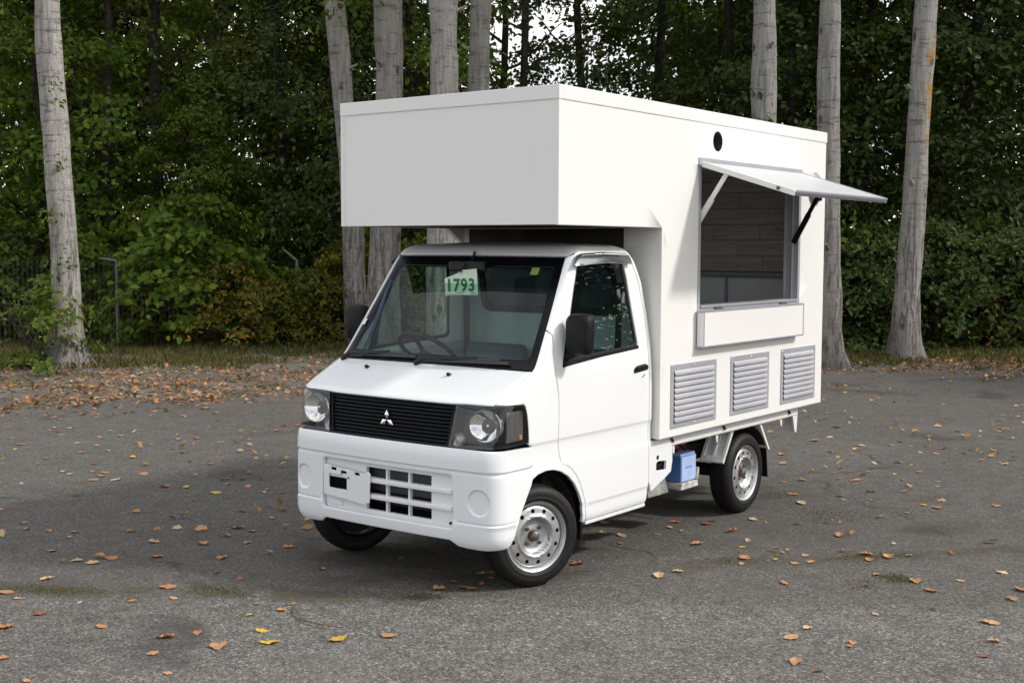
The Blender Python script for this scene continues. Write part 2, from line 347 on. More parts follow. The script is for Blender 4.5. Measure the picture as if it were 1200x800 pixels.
def bark_mat(name, lichen=False, tone=1.0):
    m, t, out = nt(name); b = NB(t); tc = b.n('ShaderNodeTexCoord'); co = tc.outputs['Object']; p = b.n('ShaderNodeBsdfPrincipled')
    oi = b.n('ShaderNodeObjectInfo')
    vert = b.noise(b.mapping(co, (22, 22, 2.2)), 1.0, 6, .7); speck = b.noise(co, 55, 3, .6); big = b.noise(co, 1.6, 4, .6)
    col = b.ramp(vert, [(.28, (.13 * tone, .118 * tone, .107 * tone)), (.5, (.285 * tone, .268 * tone, .25 * tone)), (.72, (.43 * tone, .415 * tone, .395 * tone))])
    col = b.mix(b.step(big, .35, .7), col, b.mix(.55, col, (.33 * tone, .315 * tone, .285 * tone, 1)))
    col = b.mix(b.math('MULTIPLY', b.step(speck, .54, .68), .62), col, (.095, .082, .07, 1))
    # horizontal lenticel scars
    bands = b.noise(b.mapping(co, (2.6, 2.6, 15)), 1.0, 5, .72); spots = b.noise(b.mapping(co, (7, 7, 24)), 1.0, 3, .6)
    scar = b.math('MULTIPLY', b.step(bands, .51, .61), b.step(spots, .40, .56)); sepz = b.n('ShaderNodeSeparateXYZ'); b.put(sepz.inputs[0], co); hi = b.step(sepz.outputs[2], 1.0, 3.4)
    fis = b.noise(b.mapping(co, (17, 17, 1.7)), 1.0, 4, .75, .8); fz = b.math('MULTIPLY', b.math('SUBTRACT', 1.0, hi), b.step(fis, .50, .62)); col = b.mix(b.math('MULTIPLY', fz, .75), col, (.07, .058, .05, 1))
    col = b.mix(b.math('MULTIPLY', scar, b.math('ADD', .15, b.math('MULTIPLY', hi, .42))), col, (.05, .042, .035, 1))
    knots = b.voro(b.mapping(co, (2.4, 2.4, 1.6)), 1.0); kn = b.step(knots.outputs['Distance'], .16, .08); col = b.mix(b.math('MULTIPLY', kn, .8), col, (.035, .028, .024, 1))
    sep = b.n('ShaderNodeSeparateXYZ'); b.put(sep.inputs[0], co)
    low = b.math('MULTIPLY', b.step(b.math('ADD', sep.outputs[2], b.math('MULTIPLY', big, .9)), 1.5, .5), b.step(vert, .2, .55)); col = b.mix(b.math('MULTIPLY', low, .55), col, (.10, .085, .072, 1))
    if lichen:
        ln = b.noise(b.mapping(co, (5, 5, 6)), 1.0, 5, .7)
        zz = b.math('MULTIPLY', b.step(sep.outputs[2], 3.0, 3.6), b.step(sep.outputs[2], 5.3, 4.6))
        side = b.step(b.math('SUBTRACT', b.math('MULTIPLY', sep.outputs[1], .8), b.math('MULTIPLY', sep.outputs[0], .6)), .12, .26)
        col = b.mix(b.math('MULTIPLY', b.math('MULTIPLY', b.step(ln, .47, .55), zz), side), col, (.42, .22, .03, 1))
    col = b.mix(b.math('MULTIPLY', oi.outputs['Random'], .25), col, b.mix(.6, col, (.13, .11, .09, 1)))
    brn = b.math('MULTIPLY', b.step(b.noise(b.mapping(co, (3, 3, .7)), 1.0, 5, .7), .56, .72), .55); col = b.mix(brn, col, (.13, .10, .08, 1))
    b.put(p.inputs['Base Color'], col); p.inputs['Roughness'].default_value = .9; p.inputs['Specular IOR Level'].default_value = .2
    b.put(p.inputs['Normal'], b.bump(b.math('SUBTRACT', b.math('SUBTRACT', b.math('ADD', vert, b.math('MULTIPLY', speck, .3)), b.math('MULTIPLY', scar, .3)), b.math('MULTIPLY', fz, .8)), .8, .03)); t.links.new(p.outputs[0], out.inputs[0]); return m
BARK = bark_mat('bark_pale', False, 1.22); BARK_L = bark_mat('bark_lichen', True, 1.18); BARK_M = bark_mat('bark_grey', False, 1.0)

def trunk_mesh(name, path, radii, seed, flare=.5, n=26, roots=5):
    """path local points; smooth interpolation, root flare with lobes"""
    r = np.random.default_rng(seed); ph = r.random() * 6; P = np.array(path, float); L = P[:, 2]
    zs = np.concatenate([np.linspace(-.25, 1.2, 22), np.linspace(1.3, L[-1], 46)]); th = np.arange(n) * 2 * math.pi / n
    cx, cy, rr = np.interp(zs, L, P[:, 0]), np.interp(zs, L, P[:, 1]), np.interp(zs, L, radii)
    V = []
    for i, z in enumerate(zs):
        fl = flare * math.exp(-max(z, 0) / .36); lob = 1 + fl * (.45 + .75 * np.maximum(0, np.cos(roots * .5 * (th - ph) + np.sin(th * 2 + ph) * .6)) ** 1.6)
        lump = 1 + .045 * np.sin(th * 2 + z * 1.6 + ph) + .035 * np.sin(th * 3 - z * 2.7 + ph) + .03 * np.sin(z * 2.3 + ph) + .02 * np.sin(z * 6.1 + 2 * ph) + (vnoise(th * 2.0 + seed, np.full(n, z * 4.0), 1.0, seed) - .5) * .10
        rad_ = rr[i] * lob * lump; wx = .03 * math.sin(z * 1.1 + ph) * min(1, max(z, 0))
        V.append(np.stack([cx[i] + wx + rad_ * np.cos(th), cy[i] + rad_ * np.sin(th), np.full(n, z)], -1))
    V = np.concatenate(V); k = len(zs); idx = np.arange(k * n).reshape(k, n); nx = np.roll(idx, -1, 1)
    F = np.stack([idx[:-1], nx[:-1], nx[1:], idx[1:]], -1).reshape(-1, 4); me = np_mesh(name, V, F); me.shade_smooth(); return me

def limb(mb, a, d, ln, r0, seed, n=6):
    r = np.random.default_rng(seed); p = Vector(a); d = Vector(d).normalized(); pts, rs = [], []
    for i in range(6):
        pts.append(p.copy()); rs.append(r0 * (1 - i / 6.2)); p += d * ln / 5; d = (d + Vector(r.normal(size=3) * .16) + Vector((0, 0, .06))).normalized()
    mb.tube(pts, rs, n); return pts[-1]

pop_crowns = [crown_mesh('poplar_crown', 100 + i, 95, 34, 7.2, 15.5, 2.1, .12, 'round', .5, .7) for i in range(2)]
def poplar(px, depth, top_px, dia, label, mat, seed, lean_d=0.0, flare=.5, height=15.0):
    x, y = at(px, depth); zb = float(verge_z(x, y)); root = empty('poplar_tree', (x, y, zb))
    tag(root, label, 'tree', 'tall pale trunked trees at the edge of the lot')
    # lean measured between the foot and the top of the picture (about 5.7 m up)
    zt = 1.786 + depth * .196; dx = (top_px - px) / 1475 * depth; v = R2 * dx + F2 * lean_d
    path = [(0, 0, -.25), (0, 0, 0), (v[0] * .22, v[1] * .22, zt * .3), (v[0] * .6, v[1] * .6, zt * .65), (v[0], v[1], zt), (v[0] * 1.4, v[1] * 1.4, zt * 1.7), (v[0] * 1.6, v[1] * 1.6, height)]
    R = dia / 2; me = trunk_mesh('trunk', path, [R * 1.06, R * 1.05, R, R * .95, R * .88, R * .62, R * .16], seed, flare)
    tr = link_mesh('trunk', me, mat, root); lm = MB(); rr = np.random.default_rng(seed)
    for i in range(9):
        z = 6.9 + i * .85; t = rr.random() * 6.28; a = (float(np.interp(z, [p[2] for p in path], [p[0] for p in path])), float(np.interp(z, [p[2] for p in path], [p[1] for p in path])), z)
        limb(lm, a, (math.cos(t), math.sin(t), .7), rr.uniform(1.2, 2.2), R * .28, seed * 31 + i)
    lm.build('limbs', mat, root, smooth=60)
    for i in range(rr.integers(2, 5)):
        z = rr.uniform(1.6, 5.6); t = rr.random() * 6.28; pz = [p[2] for p in path]; cx, cy = np.interp(z, pz, [p[0] for p in path]), np.interp(z, pz, [p[1] for p in path]); ks = MB()
        ks.tube([(cx + R * .8 * math.cos(t), cy + R * .8 * math.sin(t), z), (cx + R * 1.08 * math.cos(t), cy + R * 1.08 * math.sin(t), z + .02), (cx + R * rr.uniform(1.2, 1.9) * math.cos(t), cy + R * rr.uniform(1.2, 1.9) * math.sin(t), z + .07)], [.05, .03, .018], 8); ks.build('branch_stub', mat, root, smooth=60)
    cr = link_mesh('crown', pop_crowns[seed % 2], None, root); cr.location = (v[0] * 1.5, v[1] * 1.5, 0); cr.rotation_euler[2] = seed * 1.3
    return root
for m_ in pop_crowns: m_.materials.append(GREEN)
poplar(77, 17.4, 58, .37, 'pale grey tree trunk at far left, leafy shoots around its foot', BARK, 1, .2, 1.0)
poplar(419, 21.6, 395, .37, 'slim leaning grey trunk just left of the white box front', BARK_M, 2, 0, .4)
poplar(451, 21.0, 457, .50, 'thick mottled grey trunk, second from left of four above the cab', BARK_M, 3, 0, .4)
poplar(519, 20.4, 519, .50, 'thick pale speckled trunk rising behind the middle of the box front', BARK, 4, 0, .4)
poplar(557, 22.4, 561, .42, 'smooth pale trunk right of the speckled trunk, behind the box front', BARK, 5, 0, .4)
poplar(897, 21.6, 889, .43, 'pale grey trunk rising behind the box roof above the serving hatch', BARK, 6, 0, .4)
poplar(972, 19.0, 964, .34, 'slim brown-streaked trunk right behind the rear edge of the white box', BARK_M, 7, 0, 1.2)
poplar(1061, 19.7, 1077, .37, 'lone pale trunk with orange lichen at the right of the truck', BARK_L, 8, 0, .75)

# dense trees behind
def tree_proto(seed, H, z0, R, nsp, per, size, mat, wid, spread, shape='round'):
    cm = crown_mesh('crown', seed, nsp, per, z0, H, R, size, shape, spread, wid); cm.materials.append(mat)
    tm = trunk_mesh('trunk', [(0, 0, -.25), (0, 0, 0), (.1, .05, H * .4), (-.05, .1, H * .7), (0, 0, H * .95)], [.13, .12, .10, .07, .02], seed, .4, 10, 4); tm.materials.append(BARK_D)
    lb = MB(); r = np.random.default_rng(seed)
    for i in range(14):
        z = z0 + (H - z0) * (i + .5) / 15; t = r.random() * 6.28; limb(lb, (0.05, .05, z), (math.cos(t), math.sin(t), .35), R * .8, .035, seed * 13 + i, 5)
    lm = bpy.data.meshes.new('limbs'); lm.from_pydata(lb.v, [], lb.f); lm.update(); lm.materials.append(BARK_D); return cm, tm, lm
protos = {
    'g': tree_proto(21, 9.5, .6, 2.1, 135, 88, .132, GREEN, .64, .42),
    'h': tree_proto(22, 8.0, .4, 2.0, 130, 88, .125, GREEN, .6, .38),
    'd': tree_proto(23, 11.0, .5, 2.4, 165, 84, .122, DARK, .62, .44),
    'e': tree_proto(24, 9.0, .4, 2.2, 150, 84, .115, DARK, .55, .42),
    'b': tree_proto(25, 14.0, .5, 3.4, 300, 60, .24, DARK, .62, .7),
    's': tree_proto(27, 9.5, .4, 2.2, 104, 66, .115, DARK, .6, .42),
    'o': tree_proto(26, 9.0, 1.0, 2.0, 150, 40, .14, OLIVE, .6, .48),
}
def btree(kind, px, depth, label, rz=0.0, sc=1.0):
    x, y = at(px, depth); root = empty('leafy_tree', (x, y, float(verge_z(x, y)) - .02), rz); tag(root, label, 'tree', 'dense trees behind the lot'); root.scale = (sc, sc, sc)
    for nm, me in zip(('crown', 'trunk', 'limbs'), protos[kind]): o = bpy.data.objects.new(nm, me); COL.objects.link(o); o.parent = root
    return root
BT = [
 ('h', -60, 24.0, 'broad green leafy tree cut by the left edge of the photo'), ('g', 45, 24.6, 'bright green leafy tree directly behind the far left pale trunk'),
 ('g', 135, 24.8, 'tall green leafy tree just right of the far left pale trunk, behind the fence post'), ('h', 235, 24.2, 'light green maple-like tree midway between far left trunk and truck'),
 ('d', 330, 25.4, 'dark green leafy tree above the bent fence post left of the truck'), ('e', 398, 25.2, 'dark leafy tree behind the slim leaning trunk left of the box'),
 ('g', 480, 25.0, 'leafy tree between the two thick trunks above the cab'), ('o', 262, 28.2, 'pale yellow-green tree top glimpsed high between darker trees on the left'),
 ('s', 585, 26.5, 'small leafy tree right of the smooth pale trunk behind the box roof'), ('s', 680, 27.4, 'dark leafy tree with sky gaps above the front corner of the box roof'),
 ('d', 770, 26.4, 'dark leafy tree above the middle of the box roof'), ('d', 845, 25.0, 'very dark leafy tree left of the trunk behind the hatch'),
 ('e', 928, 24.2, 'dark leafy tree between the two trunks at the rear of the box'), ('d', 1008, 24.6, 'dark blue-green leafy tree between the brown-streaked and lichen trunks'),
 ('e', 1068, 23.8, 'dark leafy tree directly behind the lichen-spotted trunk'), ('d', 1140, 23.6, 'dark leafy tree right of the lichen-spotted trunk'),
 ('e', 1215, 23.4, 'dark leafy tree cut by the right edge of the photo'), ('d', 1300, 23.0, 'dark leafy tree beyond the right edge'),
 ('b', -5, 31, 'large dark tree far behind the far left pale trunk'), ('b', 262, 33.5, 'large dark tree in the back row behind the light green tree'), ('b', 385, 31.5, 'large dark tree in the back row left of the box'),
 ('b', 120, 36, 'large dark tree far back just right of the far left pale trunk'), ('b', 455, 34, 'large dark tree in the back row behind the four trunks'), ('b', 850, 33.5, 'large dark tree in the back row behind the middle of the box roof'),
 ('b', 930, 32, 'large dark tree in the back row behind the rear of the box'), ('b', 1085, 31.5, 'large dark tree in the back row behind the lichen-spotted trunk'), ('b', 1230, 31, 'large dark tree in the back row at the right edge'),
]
for i, (k, px, d, lab) in enumerate(BT): btree(k, px, d, lab, i * 2.4, (1 + .1 * math.sin(i * 3.1)) * (.62 if 'maple-like' in lab else 1))
# trees along the right side of the lot (seen mirrored in the side window)
for i in range(7):
    x, y = ((-20, 14), (-23, 18), (-17.5, 19), (-25, 12), (-21, 23), (-27, 8), (-29, 15))[i]
    r = btree('bdbeb'[i % 5], 0, 20, 'leafy tree beyond the right edge of the photo, ' + ('nearest the truck', 'second row', 'nearest the open lot', 'beside the tree belt', 'farthest along the side', 'closest to the tree belt', 'far behind the others')[i], i * 1.7); r.location = (x, y, 0); r['group'] = 'trees along the side of the lot'
# slim dark trunks glimpsed in the gaps
for px, d, w_, lab in ((611, 25.5, .10, 'thin dark trunk against the sky right of the smooth pale trunk'), (187, 25.5, .12, 'thin dark trunk in the shade right of the far left trunk')):
    x, y = at(px, d); root = empty('bare_tree', (x, y, 0)); tag(root, lab, 'tree')
    link_mesh('trunk', trunk_mesh('trunk', [(0, 0, -.2), (.02, 0, 3), (0, .05, 7), (.1, 0, 12)], [w_, w_ * .9, w_ * .75, .02], int(px), .3, 10), BARK_D, root)
    lb = MB(); 
    for i in range(8): limb(lb, (0, 0, 4.5 + i * .8), (math.cos(i * 2.4), math.sin(i * 2.4), .5), 1.4, .03, int(px) + i, 5)
    lb.build('limbs', BARK_D, root)

# shrubs in front of them
def shrub_proto(seed, H, R, nsp, per, size, mat, wid=.55, spread=.22):
    cm = crown_mesh('foliage', seed, nsp, per, .05, H, R, size, 'bush', spread, wid); cm.materials.append(mat)
    lb = MB(); r = np.random.default_rng(seed)
    for i in range(12):
        t = r.random() * 6.28; limb(lb, (.05 * math.cos(t), .05 * math.sin(t), 0), (math.cos(t) * .5, math.sin(t) * .5, 1), H * .85, .014, seed * 7 + i, 5)
    sm = bpy.data.meshes.new('stems'); sm.from_pydata(lb.v, [], lb.f); sm.update(); sm.materials.append(BARK_D); return cm, sm
sp = {'o': shrub_proto(41, 1.9, 1.25, 90, 46, .10, OLIVE), 'a': shrub_proto(42, 1.6, 1.2, 85, 46, .095, AUTUMN), 'g': shrub_proto(43, 2.2, 1.3, 90, 46, .125, GREEN, .65),
      'd': shrub_proto(44, 2.1, 1.3, 95, 48, .10, DARK), 'f': shrub_proto(45, 1.25, .55, 40, 26, .085, FRESH, .6, .15)}
def shrub(kind, px, d, label, rz=0.0, sc=1.0):
    x, y = at(px, d); root = empty('shrub', (x, y, float(verge_z(x, y)) - .02), rz); root.scale = (sc, sc, sc); tag(root, label, 'shrub', 'shrubs under the trees')
    for nm, me in zip(('foliage', 'stems'), sp[kind]): o = bpy.data.objects.new(nm, me); COL.objects.link(o); o.parent = root
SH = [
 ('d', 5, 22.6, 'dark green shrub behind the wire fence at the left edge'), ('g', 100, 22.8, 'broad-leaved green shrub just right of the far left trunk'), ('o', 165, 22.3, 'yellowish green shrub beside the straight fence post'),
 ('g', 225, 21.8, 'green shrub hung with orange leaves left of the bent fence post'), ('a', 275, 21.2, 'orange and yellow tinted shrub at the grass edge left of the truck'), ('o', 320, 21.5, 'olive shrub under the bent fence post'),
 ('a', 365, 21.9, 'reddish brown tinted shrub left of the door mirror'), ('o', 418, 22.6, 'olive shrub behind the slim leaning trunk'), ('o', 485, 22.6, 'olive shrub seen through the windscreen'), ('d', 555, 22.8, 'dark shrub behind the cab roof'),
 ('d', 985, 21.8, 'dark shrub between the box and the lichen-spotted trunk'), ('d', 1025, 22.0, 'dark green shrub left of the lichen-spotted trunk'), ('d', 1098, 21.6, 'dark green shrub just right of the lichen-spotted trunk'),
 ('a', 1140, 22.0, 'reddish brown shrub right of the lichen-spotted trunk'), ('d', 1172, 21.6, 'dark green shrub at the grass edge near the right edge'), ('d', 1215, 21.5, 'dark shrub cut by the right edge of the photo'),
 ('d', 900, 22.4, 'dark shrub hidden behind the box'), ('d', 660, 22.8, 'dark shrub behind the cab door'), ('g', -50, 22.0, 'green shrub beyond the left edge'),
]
for i, (k, px, d, lab) in enumerate(SH): shrub(k, px, d, lab, i * 1.9, (1 + .12 * math.sin(i * 2.3)) * {100: .8, 165: .8, 275: .85, 320: .68, 365: .72, 225: 1.1}.get(px, 1))
shrub('f', 52, 17.1, 'fresh green leafy shoots at the foot of the far left trunk', 1.0, 1.0)
# sprouts on the left trunk
def sprout(name, px, d, z, n, spread, label, size=.07, mat=FRESH):
    x, y = at(px, d); r = np.random.default_rng(int(px * 7 + z * 10)); P = r.normal(size=(n, 3)) * spread
    V, F = leaf_cloud(P, r.normal(size=(n, 3)) + np.array([0, 0, .6]), size * r.uniform(.7, 1.3, n), .6, r=r); me = np_mesh('leaf_sprig', V, F)
    o = link_mesh('leaf_sprig', me, mat); o.location = (x, y, z); tag(o, label, 'sprig', kind='stuff')
for px, z, lab in ((73, 3.9, 'small green sprig high on the far left trunk'), (70, 2.9, 'second highest green sprig on the far left trunk'), (62, 2.2, 'leafy sprig at mid height on the far left trunk'), (80, 1.55, 'lowest ivy-like sprig on the far left trunk')):
    sprout('leaf_sprig', px, 17.15, z, 26, .09, lab)
sprout('leaf_sprig', 990, 19.3, 2.05, 46, .17, 'yellow-green leaf sprigs beside the brown-streaked trunk', .11)
sprout('leaf_sprig', 409, 20.6, 5.75, 60, .22, 'bright green and yellow leaf sprig at the top of the slim leaning trunk', .15)

# wire fence
GALV = M('galvanised_steel', (.15, .15, .15), .6, .3, var=.3, vscale=20)
fx0, fx1 = at(-120, 20.3), at(470, 22.4); fe = empty('wire_fence', (*fx0, 0)); tag(fe, 'grey chain-link fence with angled post tops half hidden by shrubs at left', 'fence')
fa, fb = Vector((0, 0, 0)), Vector((fx1[0] - fx0[0], fx1[1] - fx0[1], 0)); fl = fb.length; fd = fb / fl; fn = Vector((F2[0], F2[1], 0))
FH = 1.55
for px, ad in ((-40, 1), (137, 0), (348, 1), (452, 1)):
    # where that column meets the fence line
    A_ = np.array([[fd.x, -(F2[0] + (px - 600) / 1475 * R2[0])], [fd.y, -(F2[1] + (px - 600) / 1475 * R2[1])]]); s_ = np.linalg.solve(A_, CAM[:2] - np.array(fx0))[0]; q = fd * float(s_)
    pm = MB(); pm.tube([q + Vector((0, 0, -.1)), q + Vector((0, 0, FH))], .03, 10)
    arm = (Vector((-R2[0], -R2[1], .75)) if ad else Vector((-R2[0], -R2[1], .05))).normalized()
    pm.tube([q + Vector((0, 0, FH - .02)), q + Vector((0, 0, FH)) + arm * .28], .022, 8); pm.build('post', GALV, fe, smooth=50)
wm = MB(); cell = .075; nz = int(FH / (cell / 2)); nw = int(min(fl, 6.0) / cell)
for i in range(nw):
    pts = [fd * (i * cell + (cell / 2 if k % 2 else 0) * (1 if True else 0)) + Vector((0, 0, .04 + k * cell / 2)) for k in range(nz)]
    wm.tube(pts, .002, 3, cap=False); wm.tube([fd * (i * cell + (0 if k % 2 else cell / 2)) + fn * .006 + Vector((0, 0, .04 + k * cell / 2)) for k in range(nz)], .002, 3, cap=False)
tag(wm.build('wire_mesh', M('weathered_wire', (.11, .105, .10), .7, .3), fe), kind='stuff')

# grass, litter and pebbles on the verge
def scatter(n, seed, dmin, dmax, lmin, lmax, keep):
    r = np.random.default_rng(seed); d = r.uniform(dmin, dmax, n); l = r.uniform(lmin, lmax, n); x = CAM[0] + d * F2[0] + l * R2[0]; y = CAM[1] + d * F2[1] + l * R2[1]
    e = d - np.interp(l, EDGE_L, EDGE_D); k = keep(x, y, e, l, r); return x[k], y[k], r
def grass(n, seed, keep, hgt, name, mat, label, area=(13, 24, -10, 11)):
    x, y, r = scatter(n, seed, *area, keep); n = len(x); z = verge_z(x, y) - .01; h = hgt * r.uniform(.45, 1.3, n); a = r.random(n) * 6.28; lean = r.normal(size=(n, 2)) * .45
    P = np.stack([x, y, z], -1); w = .006 * (1 + r.random(n)); s = np.stack([np.cos(a) * w, np.sin(a) * w, 0 * w], -1)
    mid = P + np.stack([lean[:, 0] * h * .3, lean[:, 1] * h * .3, h * .6], -1); tip = P + np.stack([lean[:, 0] * h, lean[:, 1] * h, h], -1)
    V = np.stack([P - s, P + s, mid + s * .7, tip, mid - s * .7], 1).reshape(-1, 3); k = np.arange(n)[:, None] * 5
    me = np_mesh(name, V, k + np.array([0, 1, 2, 3, 4])); tag(link_mesh(name, me, mat), label, 'grass', kind='stuff')
GRASS = leaf_mat('grass_blade', [(0, (.04, .055, .012)), (.35, (.075, .09, .022)), (.65, (.14, .125, .05)), (1, (.28, .22, .12))], .3, .6)
grass(110000, 5, lambda x, y, e, l, r: (vnoise(x, y, .8, 3) + np.clip((e - np.interp(l, [-3, 2], [4.4, 1.0])) / 1.8, -.8, .36) + r.normal(size=len(x)) * .12 > .62) & (e > .3), .12, 'grass', GRASS, 'short dry green grass along the foot of the trees')

def litter_mesh(seed, n, area, keep, size, zf, name):
    x, y, r = scatter(n, seed, *area, keep); n = len(x); P = np.stack([x, y, zf(x, y) + r.uniform(.006, .03, n)], -1); N = r.normal(size=(n, 3)) * .38 + np.array([0, 0, 1.0])
    V, F = leaf_cloud(P, N, size * r.uniform(.55, 1.3, n), .62, droop=0, r=r); return np_mesh(name, V, F)
LITTER = leaf_mat('leaf_litter', [(0, (.08, .05, .032)), (.25, (.20, .10, .055)), (.5, (.36, .16, .07)), (.72, (.48, .23, .09)), (.88, (.54, .36, .2)), (1, (.62, .40, .05))], .15, .7)
me = litter_mesh(8, 46000, (12.8, 22, -10, 11), lambda x, y, e, l, r: (e > -.25) & (r.random(len(x)) < np.clip(1.1 - np.abs(e - 1.4) / 3.6, .10, 1) * (.35 + 1.1 * (vnoise(x, y, .7, 5) - .1))), .068, verge_z, 'leaf_litter')
tag(link_mesh('leaf_litter', me, LITTER), 'brown and orange leaf litter strewn over the verge', 'leaf litter', kind='stuff')
# pebbles
def pebbles():
    x, y, r = scatter(5200, 9, 12.6, 20, -10, 11, lambda x, y, e, l, r: (e > -.15) & (e < 4) & (r.random(len(x)) < .25 + .7 * (vnoise(x, y, .6, 6) > .5))); n = len(x); s = .012 + .03 * r.random(n) ** 3
    o = np.array([(1, 0, 0), (0, 1, 0), (-1, 0, 0), (0, -1, 0), (0, 0, .6), (0, 0, -.6)]); J = 1 + r.normal(size=(n, 6, 1)) * .18
    V = (np.stack([x, y, verge_z(x, y) + s * .2], -1)[:, None, :] + o[None] * J * s[:, None, None]).reshape(-1, 3); f = np.array([(0, 1, 4), (1, 2, 4), (2, 3, 4), (3, 0, 4), (1, 0, 5), (2, 1, 5), (3, 2, 5), (0, 3, 5)])
    F = (np.arange(n)[:, None, None] * 6 + f[None]).reshape(-1, 3); tag(link_mesh('pebbles', np_mesh('pebbles', V, F), M('pebble', (.20, .185, .17), .9, var=.5, vscale=3)), 'small grey pebbles in the verge soil', 'pebbles', kind='stuff')
pebbles()
# ------------------------------------------------------------------ truck surface description
def pchip(xs, ys, n=3000):
    x, y = np.array(xs, float), np.array(ys, float); h = np.diff(x); d = np.diff(y) / h; m = np.zeros(len(x)); m[0], m[-1] = d[0], d[-1]
    for i in range(1, len(x) - 1):
        if d[i - 1] * d[i] > 0:
            w1, w2 = 2 * h[i] + h[i - 1], h[i] + 2 * h[i - 1]; m[i] = (w1 + w2) / (w1 / d[i - 1] + w2 / d[i])
    X = np.linspace(x[0], x[-1], n); k = np.clip(np.searchsorted(x, X) - 1, 0, len(x) - 2); t = (X - x[k]) / h[k]
    Y = (1 + 2 * t) * (1 - t) ** 2 * y[k] + t * (1 - t) ** 2 * h[k] * m[k] + t * t * (3 - 2 * t) * y[k + 1] + t * t * (t - 1) * h[k] * m[k + 1]
    return lambda q: np.interp(q, X, Y)
def tab(s): a = [float(q) for q in s.split()]; return pchip(a[0::2], a[1::2])
xf_ = tab('.24 .36 .27 .385 .30 .396 .36 .40 .62 .40 .70 .399 .742 .394 .765 .384 .775 .378 .80 .375 .97 .352 .985 .348 1.003 .332 1.03 .285 1.08 .178 1.12 .092 1.146 .036 1.16 .022 1.30 -.082 1.45 -.187 1.60 -.29 1.735 -.384 1.78 -.424 1.82 -.475 1.857 -.54')
w_ = tab('.24 .70 .28 .724 .32 .734 .376 .7352 .388 .7385 .50 .739 .62 .7385 .636 .7375 .648 .733 .74 .731 .762 .7325 .778 .737 .90 .738 1.0 .737 1.10 .733 1.17 .727 1.30 .712 1.50 .687 1.70 .661 1.75 .648 1.80 .620 1.857 .555')
rc_ = tab('.24 .10 .60 .108 .90 .112 .985 .112 1.05 .10 1.11 .085 1.15 .072 1.70 .07 1.857 .06')
b_ = tab('.24 .03 .90 .03 1.10 .03 1.15 .03 1.70 .025 1.857 .02')
def zv(v): v = np.asarray(v, float); a = np.clip((v - 1.70) / .10, 0, math.pi / 2); return np.where(v < 1.70, v, 1.70 + .10 * np.sin(a))
UF, UC = .63, .17
def cabS(u, v):
    u = np.asarray(u, float); v = np.asarray(v, float); s = np.where(u < 0, -1.0, 1.0); a = np.abs(u); xf, w, rc, b = xf_(v), w_(v), rc_(v), b_(v)
    th = .08
    for _ in range(3): y0 = w - rc + rc * np.sin(th); th = np.arctan(2 * b * y0 / w ** 2)
    xs = xf - b * (y0 / w) ** 2
    y1 = a / UF * y0; x1 = xf - b * (y1 / w) ** 2
    q = np.clip((a - UF) / UC, 0, 1); ph = th + (math.pi / 2 - th) * q; x2 = xs - rc * np.cos(th) + rc * np.cos(ph); y2 = y0 - rc * np.sin(th) + rc * np.sin(ph)
    x3 = xs - rc * np.cos(th) - (a - UF - UC); y3 = w
    x = np.where(a < UF, x1, np.where(a < UF + UC, x2, x3)); y = np.where(a < UF, y1, np.where(a < UF + UC, y2, y3))
    return np.stack([x, s * y, zv(v) + 0 * x], -1)
def Fr(y, v):
    lo, hi = 0.0, UF + UC
    for _ in range(40):
        m = (lo + hi) / 2
        if cabS(m, v)[1] < abs(y): lo = m
        else: hi = m
    return (math.copysign(lo, y), v)
def Sd(x, v):
    lo, hi = 0.2, 3.5
    for _ in range(45):
        m = (lo + hi) / 2
        if cabS(m, v)[0] > x: lo = m
        else: hi = m
    return (lo, v)
def sideS(Y, sgn=1):
    return lambda u, v: np.stack([-sgn * np.asarray(u, float), np.full_like(np.asarray(u, float), Y), np.asarray(v, float)], -1)
def frontS(X, sgn=1):
    return lambda u, v: np.stack([np.full_like(np.asarray(u, float), X), sgn * np.asarray(u, float), np.asarray(v, float)], -1)
def flatS(Z, sgn=1):   # up-facing sheet, u=x v=y
    return lambda u, v: np.stack([np.asarray(u, float), sgn * np.asarray(v, float), np.full_like(np.asarray(u, float), Z)], -1)

def densify(poly, ds):
    out = []; n = len(poly)
    for i in range(n):
        a, b = np.array(poly[i]), np.array(poly[(i + 1) % n]); k = max(1, int(np.ceil(np.linalg.norm(b - a) / ds)))
        for j in range(k): out.append(a + (b - a) * j / k)
    return np.array(out)
def rnd(poly, r, k=5):
    """round polygon corners; r number or list"""
    n = len(poly); out = []; rs = r if isinstance(r, (list, tuple)) else [r] * n
    for i in range(n):
        p, a, b = np.array(poly[i], float), np.array(poly[i - 1], float), np.array(poly[(i + 1) % n], float)
        if rs[i] <= 0: out.append(tuple(p)); continue
        da, db = a - p, b - p; la, lb = np.linalg.norm(da), np.linalg.norm(db); d = min(rs[i], la * .45, lb * .45); A, B = p + da / la * d, p + db / lb * d
        for j in range(k + 1):
            t = j / k; out.append(tuple((1 - t) ** 2 * A + 2 * t * (1 - t) * p + t * t * B))
    return out
def circ(c, r, n=32, ry=None): return [(c[0] + r * math.cos(2 * math.pi * i / n), c[1] + (ry or r) * math.sin(2 * math.pi * i / n)) for i in range(n)]
def rect(a, b, c, d): return [(a, c), (b, c), (b, d), (a, d)]
def inside(P, poly):
    x, y = P[:, 0], P[:, 1]; r = np.zeros(len(P), bool); n = len(poly)
    for i in range(n):
        x1, y1 = poly[i]; x2, y2 = poly[(i + 1) % n]
        c = ((y1 > y) != (y2 > y)); r ^= c & (x < (x2 - x1) * (y - y1) / ((y2 - y1) if y2 != y1 else 1e-12) + x1)
    return r
